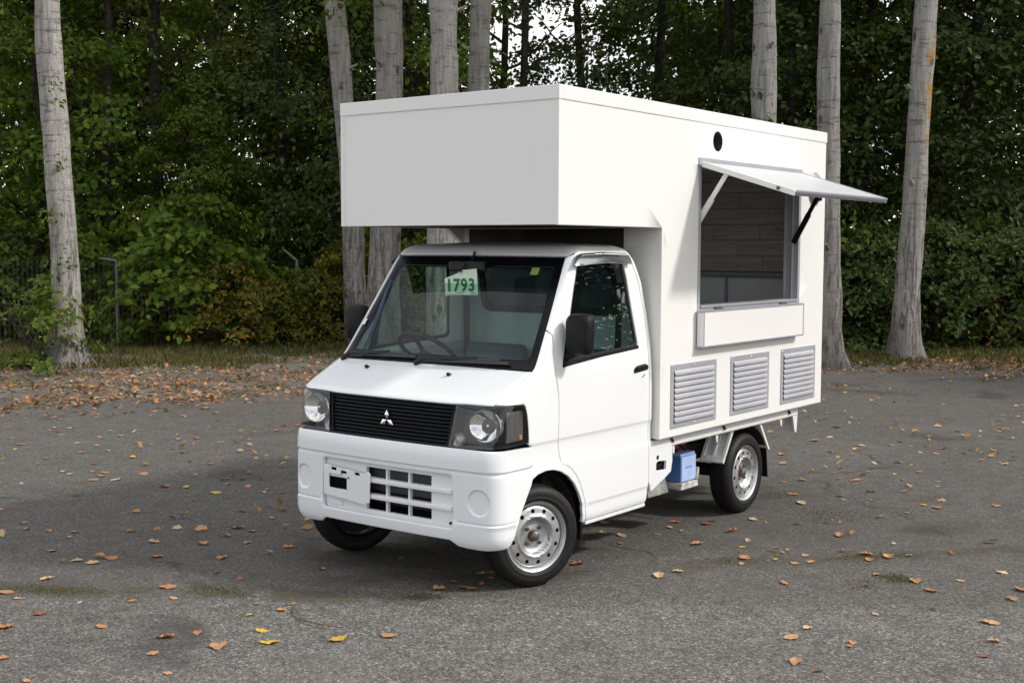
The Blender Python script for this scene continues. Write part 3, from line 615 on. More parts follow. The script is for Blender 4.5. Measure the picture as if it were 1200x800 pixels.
def segdist(P, poly):
    d = np.full(len(P), 1e9); n = len(poly)
    for i in range(n):
        a, b = poly[i], poly[(i + 1) % n]; ab = b - a; t = np.clip(((P - a) @ ab) / max(1e-12, ab @ ab), 0, 1); d = np.minimum(d, np.linalg.norm(P - (a + t[:, None] * ab), axis=1))
    return d
def panel(name, poly, mat, parent, holes=(), S=cabS, disp=None, thick=.012, ds=.03, vl=(), ul=(), off=0.0, edge=.003, inset=.005, extra=(), back=True, mirror=False, dsv=None, mats=None):
    """solid skin cut from a parametric surface: constrained Delaunay in (u,v), offset along the normal, thick edges"""
    sg = -1 if mirror else 1
    loops = [densify([(sg * p[0], p[1]) for p in L], ds * .7) for L in [poly, *holes]]
    allp = np.concatenate(loops); nb = len(allp); E = []; o = 0
    for L in loops: E += [(o + i, o + (i + 1) % len(L)) for i in range(len(L))]; o += len(L)
    def area(L): x, y = L[:, 0], L[:, 1]; return .5 * np.sum(x * np.roll(y, -1) - np.roll(x, -1) * y)
    pts = []; outd = []
    for li, L in enumerate(loops):
        t = np.roll(L, -1, 0) - np.roll(L, 1, 0); t /= np.maximum(1e-9, np.linalg.norm(t, axis=1, keepdims=True)); n_ = np.stack([t[:, 1], -t[:, 0]], -1) * (1 if area(L) > 0 else -1)
        if li > 0: n_ = -n_
        outd.append(n_)
        if edge > 0: pts.append(L - n_ * inset)
    outd = np.concatenate(outd)
    lo, hi = allp.min(0), allp.max(0); dv = dsv or ds
    us = np.concatenate([np.arange(lo[0] + ds / 2, hi[0], ds), [sg * q for q in ul]]); vs = np.concatenate([np.arange(lo[1] + dv / 2, hi[1], dv), list(vl)])
    G = np.stack(np.meshgrid(us, vs), -1).reshape(-1, 2)
    if len(extra): G = np.concatenate([G, np.array([(sg * e[0], e[1]) for e in extra])])
    def ok(P, md):
        k = inside(P, loops[0])
        for h in loops[1:]: k &= ~inside(P, h)
        P2 = P[k]; dmin = np.full(len(P2), 1e9)
        for L in loops: dmin = np.minimum(dmin, segdist(P2, L))
        return P2[dmin > md]
    G = ok(G, inset * 1.8 if edge > 0 else min(ds, dv) * .3)
    rings = ok(np.concatenate(pts), inset * .6) if pts else np.zeros((0, 2))
    Q = np.concatenate([allp, rings, G])
    r = delaunay_2d_cdt([Vector(q) for q in Q], E, [], 0, 1e-6)
    V2 = np.array([(q.x, q.y) for q in r[0]]); ov = r[3]; T = np.array([f for f in r[2] if len(f) == 3], int)
    cen = V2[T].mean(1); k = inside(cen, loops[0])
    for h in loops[1:]: k &= ~inside(cen, h)
    T = T[k]; bmap = {}
    for i, l in enumerate(ov):
        for q in l:
            if q < nb: bmap[q] = i
    isb = np.zeros(len(V2), bool); bo = np.zeros((len(V2), 2))
    for q, i in bmap.items(): isb[i] = True; bo[i] = outd[q]
    D = (lambda u, v: off + (disp(u, v) if disp else 0.0) + 0 * u)
    e = 2e-4
    def base_n(u, v):
        a = S(u + e, v) - S(u - e, v); b = S(u, v + e) - S(u, v - e); return unit(np.cross(a, b))
    def Pd(u, v): return S(u, v) + base_n(u, v) * D(u, v)[:, None]
    u, v = V2[:, 0], V2[:, 1]; N0 = base_n(u, v); P = Pd(u, v); a = Pd(u + e * 6, v) - Pd(u - e * 6, v); b = Pd(u, v + e * 6) - Pd(u, v - e * 6); N = unit(np.cross(a, b))
    if edge > 0:
        P = P - N0 * (isb * edge)[:, None]; du, dv_ = unit(a), unit(b); N = unit(N + np.where(isb[:, None], bo[:, :1] * du + bo[:, 1:] * dv_, 0) * .8)
    tri = T.copy(); nn = np.cross(P[T[:, 1]] - P[T[:, 0]], P[T[:, 2]] - P[T[:, 0]]); fl = (nn * N0[T].mean(1)).sum(1) < 0; tri[fl] = tri[fl][:, ::-1]
    verts = [P]; faces = [tuple(t) for t in tri]; nrm = [N[t] for t in tri]; base = len(P); PB = P - N0 * thick
    if thick > 0:
        if back:
            verts.append(PB); faces += [tuple(base + q for q in t[::-1]) for t in tri]; nrm += [-N0[t[::-1]] for t in tri]; base += len(PB)
        cnt = {}
        for t in tri:
            for i in range(3):
                cnt[(t[i], t[(i + 1) % 3])] = 1
        rim = [(a_, b_) for (a_, b_) in cnt if (b_, a_) not in cnt]; W = []
        for a_, b_ in rim:
            q = [P[a_], PB[a_], PB[b_], P[b_]]; n4 = np.cross(q[1] - q[0], q[3] - q[0]); ln = np.linalg.norm(n4); n4 = n4 / ln if ln > 1e-12 else N0[a_]
            faces.append((base, base + 1, base + 2, base + 3)); base += 4; W += q; nrm.append(np.array([n4] * 4))
        if W: verts.append(np.array(W))
    verts = np.concatenate(verts); me = bpy.data.meshes.new(name); me.from_pydata(verts.tolist(), [], faces); me.update(); me.shade_smooth()
    me.normals_split_custom_set([tuple(x) for x in np.concatenate(nrm)])
    return link_mesh(name, me, mat, parent)

# ------------------------------------------------------------------ truck materials
def paint_mat(name, col, rough, coat, dirt=.0, low=None):
    m, t, out = nt(name); b = NB(t); p = b.n('ShaderNodeBsdfPrincipled'); tc = b.n('ShaderNodeTexCoord'); co = tc.outputs['Object']
    n1 = b.noise(co, 3.1, 6, .65); n2 = b.noise(b.mapping(co, (9, 9, 1.3)), 1.0, 5, .7); c = b.mix(b.math('MULTIPLY', b.step(n1, .5, .8), dirt), c4(col), c4([x * .82 for x in col]))
    c = b.mix(b.math('MULTIPLY', b.step(n2, .55, .85), dirt * .7), c, (.45, .42, .36, 1))
    if low:
        sep = b.n('ShaderNodeSeparateXYZ'); b.put(sep.inputs[0], co); k = b.math('MULTIPLY', b.step(sep.outputs[2], low, low * .45), b.step(b.noise(co, 14, 6, .75), .42, .75)); c = b.mix(b.math('MULTIPLY', k, .5), c, (.24, .21, .17, 1))
    b.put(p.inputs['Base Color'], c); b.put(p.inputs['Roughness'], b.math('ADD', b.math('MULTIPLY', n1, .12), rough - .06)); p.inputs['Coat Weight'].default_value = coat; p.inputs['Coat Roughness'].default_value = .06
    b.put(p.inputs['Normal'], b.bump(b.noise(co, 2.4, 3), .05, .01))
    t.links.new(p.outputs[0], out.inputs[0]); return m
WHITE = paint_mat('white_paint', (.80, .81, .815), .32, .6, .05, .36)
BUMPER = paint_mat('bumper_white', (.77, .785, .80), .42, .25, .10, .33)
CREAM = paint_mat('box_panel_white', (.795, .788, .762), .40, .0, .15)
BEDW = paint_mat('bed_white', (.76, .755, .73), .45, .2, .35, .7)
ALU = M('brushed_aluminium', (.50, .505, .54), .45, .45, var=.06, vscale=4, rvar=.1)
ALUP = M('aluminium_trim', (.42, .425, .46), .5, .45, var=.08, vscale=5)
BLACK = M('black_plastic', (.008, .008, .009), .42, var=.2, vscale=30, rvar=.15, spec=.35)
BLACKM = M('matt_black', (.003, .003, .0035), .9, spec=.08)
DUSTBLK = M('dusty_black_plastic', (.009, .009, .010), .55, spec=.22, var=.3, vscale=14, bump=.15, bscale=300)
RUBBER = M('window_rubber', (.01, .01, .011), .5)
CHROME = M('chrome', (.85, .86, .88), .08, 1.0)
DKCHROME = M('smoked_visor', (.42, .43, .44), .12, .9)
STEEL = M('silver_wheel_steel', (.52, .53, .54), .38, .75, var=.14, vscale=9, rvar=.15, bump=.05, bscale=120)
RUST = M('rusty_hub', (.20, .075, .03), .85, .2, var=.6, vscale=60)
HUBG = M('hub_grey', (.16, .16, .165), .5, .7, var=.4, vscale=60)
GLASS = glass_mat('windscreen_glass', (.73, .85, .81), .55)
GLASS_S = glass_mat('side_glass', (.62, .78, .73), 1.6)
LENS = glass_mat('lamp_lens', (.92, .92, .90), .9)
GREY_IN = M('grey_interior_trim', (.44, .49, .49), .7, var=.1)
DASH = M('dark_dashboard', (.05, .055, .06), .7, bump=.2, bscale=400)
SEAT = M('blue_grey_seat_vinyl', (.05, .075, .11), .6, var=.2, vscale=8)
BLUE = M('blue_battery_plastic', (.10, .24, .55), .45, var=.12, vscale=12)
BLUEL = M('pale_battery_label', (.40, .52, .80), .5, var=.1, vscale=20)
RED = M('red_cap', (.35, .02, .03), .5)
AMBER = M('amber_bulb', (.50, .20, .06), .3)
LAMPIN = M('lamp_housing', (.07, .072, .075), .3, .5)
UNDER = M('dark_underbody', (.02, .019, .018), .85, var=.4, vscale=8)
PAPER = M('pale_green_paper', (.66, .78, .64), .8, var=.06, vscale=30)
INKG = M('green_ink', (.02, .20, .07), .8)
INKD = M('grey_green_ink', (.16, .26, .2), .8)
def tyre_mat():
    m, t, out = nt('tyre_rubber'); b = NB(t); p = b.n('ShaderNodeBsdfPrincipled'); tc = b.n('ShaderNodeTexCoord'); co = tc.outputs['Object']; n = b.noise(co, 18, 5, .7)
    b.put(p.inputs['Base Color'], b.mix(b.step(n, .4, .75), (.005, .005, .005, 1), (.012, .0115, .011, 1))); p.inputs['Roughness'].default_value = .6; p.inputs['Specular IOR Level'].default_value = .35; b.put(p.inputs['Normal'], b.bump(b.noise(co, 160, 3), .2, .002)); t.links.new(p.outputs[0], out.inputs[0]); return m
TYRE = tyre_mat()
def wood_mat():
    m, t, out = nt('grey_weathered_board'); b = NB(t); p = b.n('ShaderNodeBsdfPrincipled'); tc = b.n('ShaderNodeTexCoord'); co = tc.outputs['Object']; oi = b.n('ShaderNodeObjectInfo')
    off = b.n('ShaderNodeVectorMath', operation='ADD'); b.put(off.inputs[0], co); cmb = b.n('ShaderNodeCombineXYZ'); b.put(cmb.inputs[1], b.math('MULTIPLY', oi.outputs['Random'], 40.0)); b.put(off.inputs[1], cmb.outputs[0])
    g = b.noise(b.mapping(off.outputs[0], (4, 3, 60)), 1.0, 6, .65, .6); k = b.noise(b.mapping(off.outputs[0], (2, 5, 16)), 1.0, 3)
    c = b.ramp(g, [(.3, (.34, .30, .265)), (.5, (.50, .455, .41)), (.75, (.66, .62, .57))]); c = b.mix(b.math('MULTIPLY', b.step(k, .58, .7), .7), c, (.19, .165, .145, 1)); c = b.mix(b.math('MULTIPLY', oi.outputs['Random'], .4), c, (.36, .33, .30, 1))
    b.put(p.inputs['Base Color'], c); p.inputs['Roughness'].default_value = .7; t.links.new(p.outputs[0], out.inputs[0]); return m
WOOD = wood_mat()

# ------------------------------------------------------------------ truck
truck = empty('food_truck', (0, 0, 0)); tag(truck, 'small white food truck with tall box body and open serving hatch', 'food truck')
xr = lambda v: float(np.interp(v, [.2, 1.25, 1.40, 1.576, 1.70, 1.76, 1.80, 1.857], [-1.122, -1.122, -1.112, -1.085, -1.03, -.985, -.95, -.91]))   # rear edge of the cab side
ws_y = lambda v: .685 + (v - 1.146) * (.599 - .685) / .585      # outer edge of the windscreen surround
GAP = .0035
# windscreen: black border and glass
vb, vt = 1.148, 1.733
edgeL = [Fr(ws_y(v), v) for v in np.linspace(vb, vt, 9)]
bot = [Fr(y, vb + .004 * (1 - (y / .68) ** 2)) if y > 0 else (-Fr(-y, vb)[0], vb + .004 * (1 - (y / .68) ** 2)) for y in np.linspace(-.66, .66, 15)]
def mir(L): return [(-u, v) for u, v in L]
wsp = bot + edgeL + [(u, v) for u, v in [Fr(y, vt + .004 * (1 - (y / .6) ** 2)) if y >= 0 else (-Fr(-y, vt)[0], vt + .004 * (1 - (y / .6) ** 2)) for y in np.linspace(.57, -.57, 13)]] + mir(edgeL)[::-1]
e2 = [Fr(ws_y(v) - .042, v) for v in np.linspace(1.195, 1.678, 8)]
wsi = rnd([(-e2[0][0], 1.195)] + [e2[0]] + e2[1:-1] + [e2[-1]] + [(-e2[-1][0], 1.678)] + mir(e2)[::-1][1:-1], [.03] + [.03] + [0] * 6 + [.03] + [.03] + [0] * 6)
ws = panel('windscreen', wsi, GLASS, truck, thick=0, ds=.06, edge=0, off=-.006)
wsb = panel('border', wsp, M('ceramic_black', (.004, .004, .006), .2, spec=.2), ws, holes=[wsi], thick=.012, ds=.05, edge=.002, off=-.004)
# roof: rounded front band and sides, plus the crowned top
vd = 1.802                                                    # top seam of the door
fro = [Fr(y, 1.741 + .004 * (1 - (y / .6) ** 2)) for y in np.linspace(.02, .585, 8)]
crn = [(Fr(ws_y(1.74) + .012, 1.741)), (Sd(-.470, 1.772)), (Sd(-.53, vd))]
sdl = [Sd(x, vd) for x in np.linspace(-.58, -.93, 6)]
half = fro + crn + sdl + [Sd(xr(1.84), 1.845), Sd(xr(1.857), 1.857)]
VTOP = 1.857
uend = Sd(xr(1.857), 1.857)[0]
rp = [(0, 1.745)] + half + [(u, VTOP) for u in np.linspace(uend - .04, -uend + .04, 60)] + mir(half)[::-1]
panel('roof', rp, WHITE, truck, ds=.035, dsv=.012, thick=.012)
tl = cabS(np.linspace(-uend, uend, 81), np.full(81, VTOP)); cv = []
cx_, cy_ = -.75, 0.0
mb = MB(); rings = []
for k in range(9):
    s_ = 1 - k / 8.0; rings.append([(cx_ + (p[0] - cx_) * s_, p[1] * s_, 1.7995 + .016 * (1 - s_ ** 2)) for p in tl])
n_ = 81; mb.v = [q for r_ in rings for q in r_]
for k in range(8):
    for j in range(n_ - 1): mb.f.append((k * n_ + j, k * n_ + j + 1, (k + 1) * n_ + j + 1, (k + 1) * n_ + j))
    mb.f.append((k * n_ + n_ - 1, k * n_, (k + 1) * n_, (k + 1) * n_ + n_ - 1))
mb.m = [0] * len(mb.f)
mb.build('roof_top', WHITE, truck, smooth=40)
# front panel under the windscreen
seam = [Fr(.668, .9925), Fr(.676, 1.02), Fr(.685, 1.06), Fr(.690, 1.10), Fr(.688, 1.132), Fr(.684, 1.1435)]
hb = [Fr(y, .985 + .0065 * min(1, max(0, (y - .40) / .12))) for y in np.linspace(.04, .645, 14)]
ht = [(u, vb - .006 + .004 * (1 - (y / .68) ** 2)) for y, (u, _) in [(y, Fr(y, vb)) for y in np.linspace(.655, .04, 14)]]
hp = [(0, .985)] + hb + seam + ht + [(0, vb - .002)] + mir(ht)[::-1] + mir(seam)[::-1] + mir(hb)[::-1]
hood = panel('bonnet_panel', hp, WHITE, truck, ds=.03, dsv=.009, thick=.012)
for y, z in ((-.387, 1.106), (.226, 1.102)):
    P = cabS(Fr(y, z)[0], z); nm = MB(); nm.box(P + np.array([-.012, -.010, -.004]), P + np.array([.010, .010, .010])); nm.box(P + np.array([-.004, -.006, .004]), P + np.array([.018, .006, .016])); nm.build('washer_nozzle', BLACK, hood, bevel=.003)
# wings, doors, rear corner: both sides
arch = [(.068, .590), (.02, .610), (-.05, .620), (-.12, .616), (-.19, .598), (-.26, .562), (-.32, .512), (-.365, .45), (-.395, .385), (-.408, .32), (-.409, .283)]
doorlow = [(-.445, .286), (-.437, .33), (-.425, .39), (-.40, .455), (-.372, .508), (-.335, .558), (-.29, .598), (-.245, .622), (-.207, .632)]   # door cut line above the arch, from the sill up
seamf = [(-.197, .645), (-.180, .70), (-.168, .76), (-.166, .82), (-.170, .90), (-.168, .98), (-.160, 1.04), (-.148, 1.11), (-.144, 1.18), (-.147, 1.25), (-.152, 1.30), (-.156, 1.325)]
pil_v = np.linspace(1.352, 1.725, 9)
def sideline(L, ds=.02):
    out = []
    for i in range(len(L) - 1):
        a, b = np.array(L[i]), np.array(L[i + 1]); k = max(1, int(np.ceil(np.linalg.norm(b - a) / ds)))
        out += [tuple(a + (b - a) * j / k) for j in range(k)]
    return [Sd(*q) for q in out + [L[-1]]]
def shift(L, dx): return [(x + dx, z) for x, z in L]
HL_top, HL_bot = .9895, .768
for sgn in (1, -1):
    mr = sgn < 0
    # front wing
    poly = [Fr(.6725, .9955)] + [Fr(.70, .9955), Fr(.7165, .993)] + [Sd(.142, .988), Sd(.127, .975), Sd(.113, .93), Sd(.103, .86), Sd(.0985, .80), Sd(.0985, .772)]
    poly += [Sd(.070, .764), Sd(.066, .72), Sd(.066, .66)] + [Sd(*q) for q in arch]
    poly += [Sd(-.441, .283)] + sideline(shift(doorlow, GAP + .001)[1:] + shift(seamf, GAP))
    poly += [Fr(ws_y(1.345) + .006, 1.345)] + [Fr(ws_y(v) + .006, v) for v in np.linspace(1.30, 1.16, 5)] + [(u + .006, v) for u, v in seam[::-1][:-1]]
    wing = panel('front_wing', poly, WHITE, truck, ds=.03, dsv=.022, thick=.014, vl=(.636, .642, .648, .75, .758, .766, .774), mirror=mr)
    # door with window opening
    wy0, wy1 = 1.158, 1.735
    win = [Sd(-.222, 1.165), Sd(-.60, 1.190), Sd(-.985, 1.208), Sd(-.955, 1.40), Sd(-.928, 1.60), Sd(-.90, 1.728), Sd(-.68, 1.735), Sd(-.455, 1.722), Sd(-.385, 1.575), Sd(-.300, 1.37)]
    win = rnd(win, [.012, 0, .05, 0, 0, .045, 0, .03, 0, 0])
    dp = sideline(doorlow + seamf) + [Fr(ws_y(v) + .007, v) for v in pil_v] + [Sd(-.448, 1.752), Sd(-.475, 1.778), Sd(-.53, vd - .006), Sd(-.70, vd - .004), Sd(-.90, vd - .006)]
    dp += sideline([(xr(v) + .034, v) for v in (1.775, 1.74, 1.70, 1.64, 1.576, 1.48, 1.40, 1.25, 1.1, .9, .7, .5, .40)]) + [Sd(-1.075, .30), Sd(-1.062, .286)]
    door = panel('door', dp, WHITE, truck, holes=[win], ds=.03, dsv=.022, thick=.014, vl=(.378, .384, .390, .636, .642, .648, .75, .758, .766, .774), mirror=mr)
    if mr: door['label'] = 'white door on the far side'
    # weather strip + glass
    cw = np.mean(win, 0); win2 = [(u - .022 * (u - cw[0]) / .37, v - .020 * (v - cw[1]) / .28) for u, v in win]
    panel('weather_strip', win, RUBBER, door, holes=[win2], thick=.010, ds=.04, edge=.002, off=-.007, mirror=mr)
    gl = panel('window_glass', win2, GLASS_S, door, thick=0, ds=.08, edge=0, off=-.014, mirror=mr)
    # dark sash along the belt
    panel('sash', [Sd(-.215, 1.150), Sd(-.60, 1.181), Sd(-.985, 1.203), Sd(-.985, 1.223), Sd(-.60, 1.205), Sd(-.23, 1.180)], DUSTBLK, door, thick=.01, ds=.06, edge=.002, off=.002, mirror=mr)
    # mirror triangle
    panel('mirror_base', rnd([Sd(-.205, 1.148), Sd(-.305, 1.160), Sd(-.335, 1.40), Sd(-.320, 1.42), Sd(-.30, 1.40), Sd(-.215, 1.19)], [.01, .01, .01, 0, .01, .01]), DUSTBLK, door, thick=.012, ds=.05, edge=.003, off=.006, mirror=mr)
    mm = MB(); c0 = Vector((-.245, .81, 1.325)); hw, hh, hd = .083, .112, .038
    V = []; prof = [(-1.0, .90, .0), (-.6, 1.0, .0), (.1, .985, .0), (.7, .90, .0), (1.0, .74, .0)]
    nn_ = 28
    for t_, sc_, _ in prof:
        for j in range(nn_):
            q = 2 * math.pi * j / nn_; ce, se = math.cos(q), math.sin(q); ex = math.copysign(abs(ce) ** .45, ce); ez = math.copysign(abs(se) ** .45, se)
            V.append(c0 + Vector((t_ * hd, ex * hw * sc_ * (1 - .06 * (1 - ez)), ez * hh * sc_)))
    Fm = [(i * nn_ + j, i * nn_ + (j + 1) % nn_, (i + 1) * nn_ + (j + 1) % nn_, (i + 1) * nn_ + j) for i in range(4) for j in range(nn_)] + [tuple(range(nn_ - 1, -1, -1)), tuple(4 * nn_ + j for j in range(nn_))]
    mm.add([Vector((p.x, p.y * sgn, p.z)) for p in V], Fm)
    mm.tube([(-.245, .735 * sgn, 1.205), (-.243, .765 * sgn, 1.215), (-.243, .80 * sgn, 1.245)], .022, 8)
    mo = mm.build('side_mirror', DUSTBLK, door, smooth=45)
    # rain visor above the window (smoked chrome)
    vis = [Sd(-.395, 1.672), Sd(-.52, 1.686), Sd(-.70, 1.693), Sd(-.955, 1.685), Sd(-.965, 1.72), Sd(-.95, 1.752), Sd(-.70, 1.762), Sd(-.49, 1.752), Sd(-.44, 1.735)]
    def vdisp(u, v): return .004 + .026 * np.clip((1.757 - v) / .075, 0, 1) ** .8
    panel('rain_visor', rnd(vis, .012), DKCHROME, door, thick=.003, ds=.03, dsv=.008, edge=.001, inset=.003, disp=vdisp, mirror=mr)
    panel('visor_strip', rnd([Sd(-.48, 1.737), Sd(-.70, 1.746), Sd(-.945, 1.738), Sd(-.945, 1.748), Sd(-.70, 1.757), Sd(-.49, 1.748)], .004), CHROME, door, thick=.002, ds=.03, edge=.001, inset=.002, off=.0, disp=lambda u, v: vdisp(u, v) + .003, mirror=mr)
    # handle: recess plate and grip, key hole
    hpz = rnd([Sd(-.915, 1.062), Sd(-1.070, 1.074), Sd(-1.082, 1.095), Sd(-1.045, 1.112), Sd(-.945, 1.103), Sd(-.915, 1.085)], .014)
    hd_ = panel('handle', hpz, BLACK, door, thick=.008, ds=.02, edge=.003, inset=.004, off=.004, mirror=mr)
    panel('grip', rnd([Sd(-.935, 1.083), Sd(-1.050, 1.093), Sd(-1.045, 1.107), Sd(-.94, 1.099)], .006), BLACK, hd_, thick=.014, ds=.02, edge=.003, inset=.003, off=.018, mirror=mr)
    panel('key_hole', circ(Sd(-1.018, 1.043), .010, 14), CHROME, door, thick=.006, ds=.02, edge=.001, inset=.002, off=.003, mirror=mr)
    # rear corner panel
    cp = sideline([(xr(v) + .030, v) for v in (.41, .5, .7, .9, 1.1, 1.25, 1.40, 1.48, 1.576, 1.64, 1.70, 1.74, 1.775)]) + [Sd(-.905, vd - .006), Sd(xr(1.80), vd - .006)]
    cp += sideline([(xr(v), v) for v in (1.775, 1.74, 1.70, 1.64, 1.576, 1.48, 1.40, 1.25, 1.1, .9, .70, .648)]) + [Sd(-1.365, .642), Sd(-1.368, .50), Sd(-1.352, .435), Sd(-1.205, .372), Sd(-1.125, .345)]
    lat = rnd([Sd(-1.176, .463), Sd(-1.292, .455), Sd(-1.295, .508), Sd(-1.20, .517), Sd(-1.178, .508)], .008)
    rcp = panel('cab_corner', cp, WHITE, truck, holes=[lat], ds=.03, thick=.014, mirror=mr, vl=(.636, .642, .648, .75, .758, .766, .774))
    lm = MB(); lm.box((-1.165, .69 * sgn, .445), (-1.305, .705 * sgn, .525)); lm.box((-1.20, .705 * sgn, .478), (-1.27, .722 * sgn, .494)); lm.build('latch', BLACK, rcp, bevel=.002)
    panel('grommet', circ(Sd(-1.188, .542), .013, 14), BLACK, rcp, thick=.006, ds=.02, edge=.001, inset=.002, off=.003, mirror=mr)

# bumper
rec = rnd([Fr(-.468, .352), Fr(.468, .352), Fr(.462, .628), Fr(-.462, .628)], .02)
fogc = Fr(.628, .502)
def bdisp(u, v):
    a = np.abs(u); d = np.hypot(a - fogc[0], v - fogc[1]); s = lambda x, p, q: (lambda t: t * t * (3 - 2 * t))(np.clip((x - p) / (q - p), 0, 1))
    o = -.011 * s(d, .071, .060) + .0
    o = o - .007 * s(np.abs(v - .650), .010, .001) * s(a, .44, .49)
    o = o + .007 * s(v, .650, .662)
    o = o - .006 * s(np.abs(v - .392), .009, .001) * s(a, .46, .49) + .004 * s(v, .392, .384)
    o = o - .020 * s(v, .372, .372 + .001) * 0
    return o
low = [Sd(.215, .335), Sd(.222, .30), Sd(.235, .268)] 
bp_h = [(0, .292)] + [Fr(y, .292) for y in (.1, .2, .3, .40, .445)] + [Fr(.47, .278), Fr(.49, .262), Fr(.54, .257), Fr(.60, .256), Fr(.66, .257), Fr(.70, .259)] + [Sd(.245, .263), Sd(.228, .285), Sd(.205, .335), Sd(.165, .42), Sd(.115, .50), Sd(.073, .562), Sd(.0625, .590), Sd(.062, .66), Sd(.062, .72), Sd(.066, .758)]
bp_t = [Fr(y, .765) for y in np.linspace(.70, .05, 16)]
bp_o = [(bp_h[0])] + bp_h[1:] + bp_t + [(0, .765)] + mir(bp_t)[::-1] + mir(bp_h[1:])[::-1]
ex = [(s_ * fogc[0] + r_ * math.cos(q), fogc[1] + r_ * math.sin(q)) for s_ in (1, -1) for r_ in (.055, .060, .064, .068, .072, .078) for q in np.linspace(0, 2 * math.pi, 44, endpoint=False)]
bumper = panel('front_bumper', bp_o, BUMPER, truck, holes=[rec], ds=.028, disp=bdisp, thick=.018, edge=.005, inset=.008, extra=ex, vl=(.383, .387, .392, .397, .402, .64, .645, .650, .655, .660, .664))
# recessed centre of the bumper with the intake openings
ops = []
cols = [-.155, 0, .158, .316]; rows = [(.376, .437), (.463, .525), (.551, .606)]
for i in range(3):
    for z0, z1 in rows: ops.append([Fr(cols[i] + .006, z0) if cols[i] >= 0 else (-Fr(-(cols[i] + .006), z0)[0], z0), (math.copysign(Fr(abs(cols[i + 1] - .006), z0)[0], cols[i + 1] - .006), z0), (math.copysign(Fr(abs(cols[i + 1] - .006), z1)[0], cols[i + 1] - .006), z1), (math.copysign(Fr(abs(cols[i] + .006), z1)[0], cols[i] + .006), z1)])
panel('intake_panel', [(-Fr(.475, .345)[0], .345), Fr(.475, .345), Fr(.475, .635), (-Fr(.475, .635)[0], .635)], BUMPER, bumper, holes=ops, off=-.026, thick=.02, ds=.03, edge=.002, inset=.003)
for z in (.450, .538):
    ub = Fr(.455, z)[0]; panel('intake_bar', rnd([(-ub, z - .012), (ub, z - .012), (ub, z + .012), (-ub, z + .012)], .008), BUMPER, bumper, off=-.006, thick=.018, ds=.05, edge=.006, inset=.006, dsv=.02)
panel('intake_backing', [(-Fr(.47, .36)[0], .36), Fr(.47, .36), Fr(.47, .62), (-Fr(.47, .62)[0], .62)], BLACKM, bumper, off=-.10, thick=.01, ds=.2, edge=0)
# number plate carrier
def ysU(y, v): return math.copysign(Fr(abs(y), v)[0], y)
def yz(L): return [(ysU(y, z), z) for y, z in L]
pl = rnd(yz([(-.452, .425), (-.125, .402), (-.118, .415), (-.10, .415), (-.092, .575), (-.112, .585), (-.135, .572), (-.452, .592)]), .006)
pl_h = [rnd(yz([(-.412, .468), (-.270, .460), (-.270, .568), (-.318, .570), (-.318, .542), (-.412, .545)]), .010), yz([(-.392, .566), (-.352, .563), (-.352, .580), (-.392, .583)]), yz([(-.208, .556), (-.172, .553), (-.172, .570), (-.208, .573)])]
plate = panel('plate_carrier', pl, BUMPER, bumper, holes=pl_h, off=.004, thick=.004, ds=.04, edge=.001, inset=.002)
panel('backing', yz([(-.43, .44), (-.15, .43), (-.15, .568), (-.43, .585)]), BLACKM, plate, off=-.02, thick=.002, ds=.08, edge=0)
panel('red_dot', circ((ysU(-.255, .535), .535), .006, 12), RED, plate, off=.007, thick=.003, ds=.02, edge=0)
panel('bolt', circ((ysU(.437, .375), .375), .008, 12), BLACK, bumper, off=-.022, thick=.004, ds=.02, edge=0)
panel('tow_hook_cover', rnd(yz([(-.43, .372), (-.33, .368), (-.33, .398), (-.43, .402)]), .006), BUMPER, bumper, off=-.018, thick=.008, ds=.03, edge=.003)

# grille
gpoly = yz([(-.418, .770), (.418, .770), (.447, .981), (-.447, .981)])
NAVY = M('blue_black_grille', (.005, .006, .010), .45, rvar=.1, vscale=30, spec=.18)
grille = panel('grille', gpoly, BLACKM, truck, off=-.028, thick=.01, ds=.06, edge=0)
gf = yz([(-.425, .768), (.425, .768), (.45, .984), (-.45, .984)]); gi = yz([(-.408, .778), (.408, .778), (.434, .974), (-.434, .974)])
panel('grille_surround', gf, NAVY, grille, holes=[gi], off=-.004, thick=.02, ds=.05, edge=.003)
NS = 10
for i in range(NS):
    z0 = .780 + (i + .5) * (.194 / NS); hw_ = .408 + .026 * (z0 - .778) / .196
    panel('slat', yz([(-hw_, z0 - .0058), (hw_, z0 - .0058), (hw_, z0 + .0058), (-hw_, z0 + .0058)]), NAVY, grille, off=-.008, thick=.016, ds=.08, dsv=.02, edge=.005, inset=.004)
# emblem: three diamonds
em = MB(); ex0 = float(cabS(0.0, .875)[0]) - .004; R3 = .052; W3 = .026
for k in range(3):
    a0 = math.pi / 2 + k * 2 * math.pi / 3; d = np.array([math.cos(a0), math.sin(a0)]); nrm_ = np.array([-d[1], d[0]]); side_ = R3 / 2 / math.cos(math.pi / 6)
    h = R3 / 2; q = [d * .002, d * h + nrm_ * h * math.tan(math.pi / 6), d * R3, d * h - nrm_ * h * math.tan(math.pi / 6)]
    P4 = [(ex0 + .009, p[0], .872 + p[1]) for p in q]; cpt = (ex0 + .014, d[0] * h, .872 + d[1] * h); B4 = [(ex0 - .002, p[0], .872 + p[1]) for p in q]
    em.add(P4 + [cpt] + B4, [(0, 1, 4), (1, 2, 4), (2, 3, 4), (3, 0, 4), (5, 6, 1, 0), (6, 7, 2, 1), (7, 8, 3, 2), (8, 5, 0, 3)])
em.build('emblem', CHROME, grille)

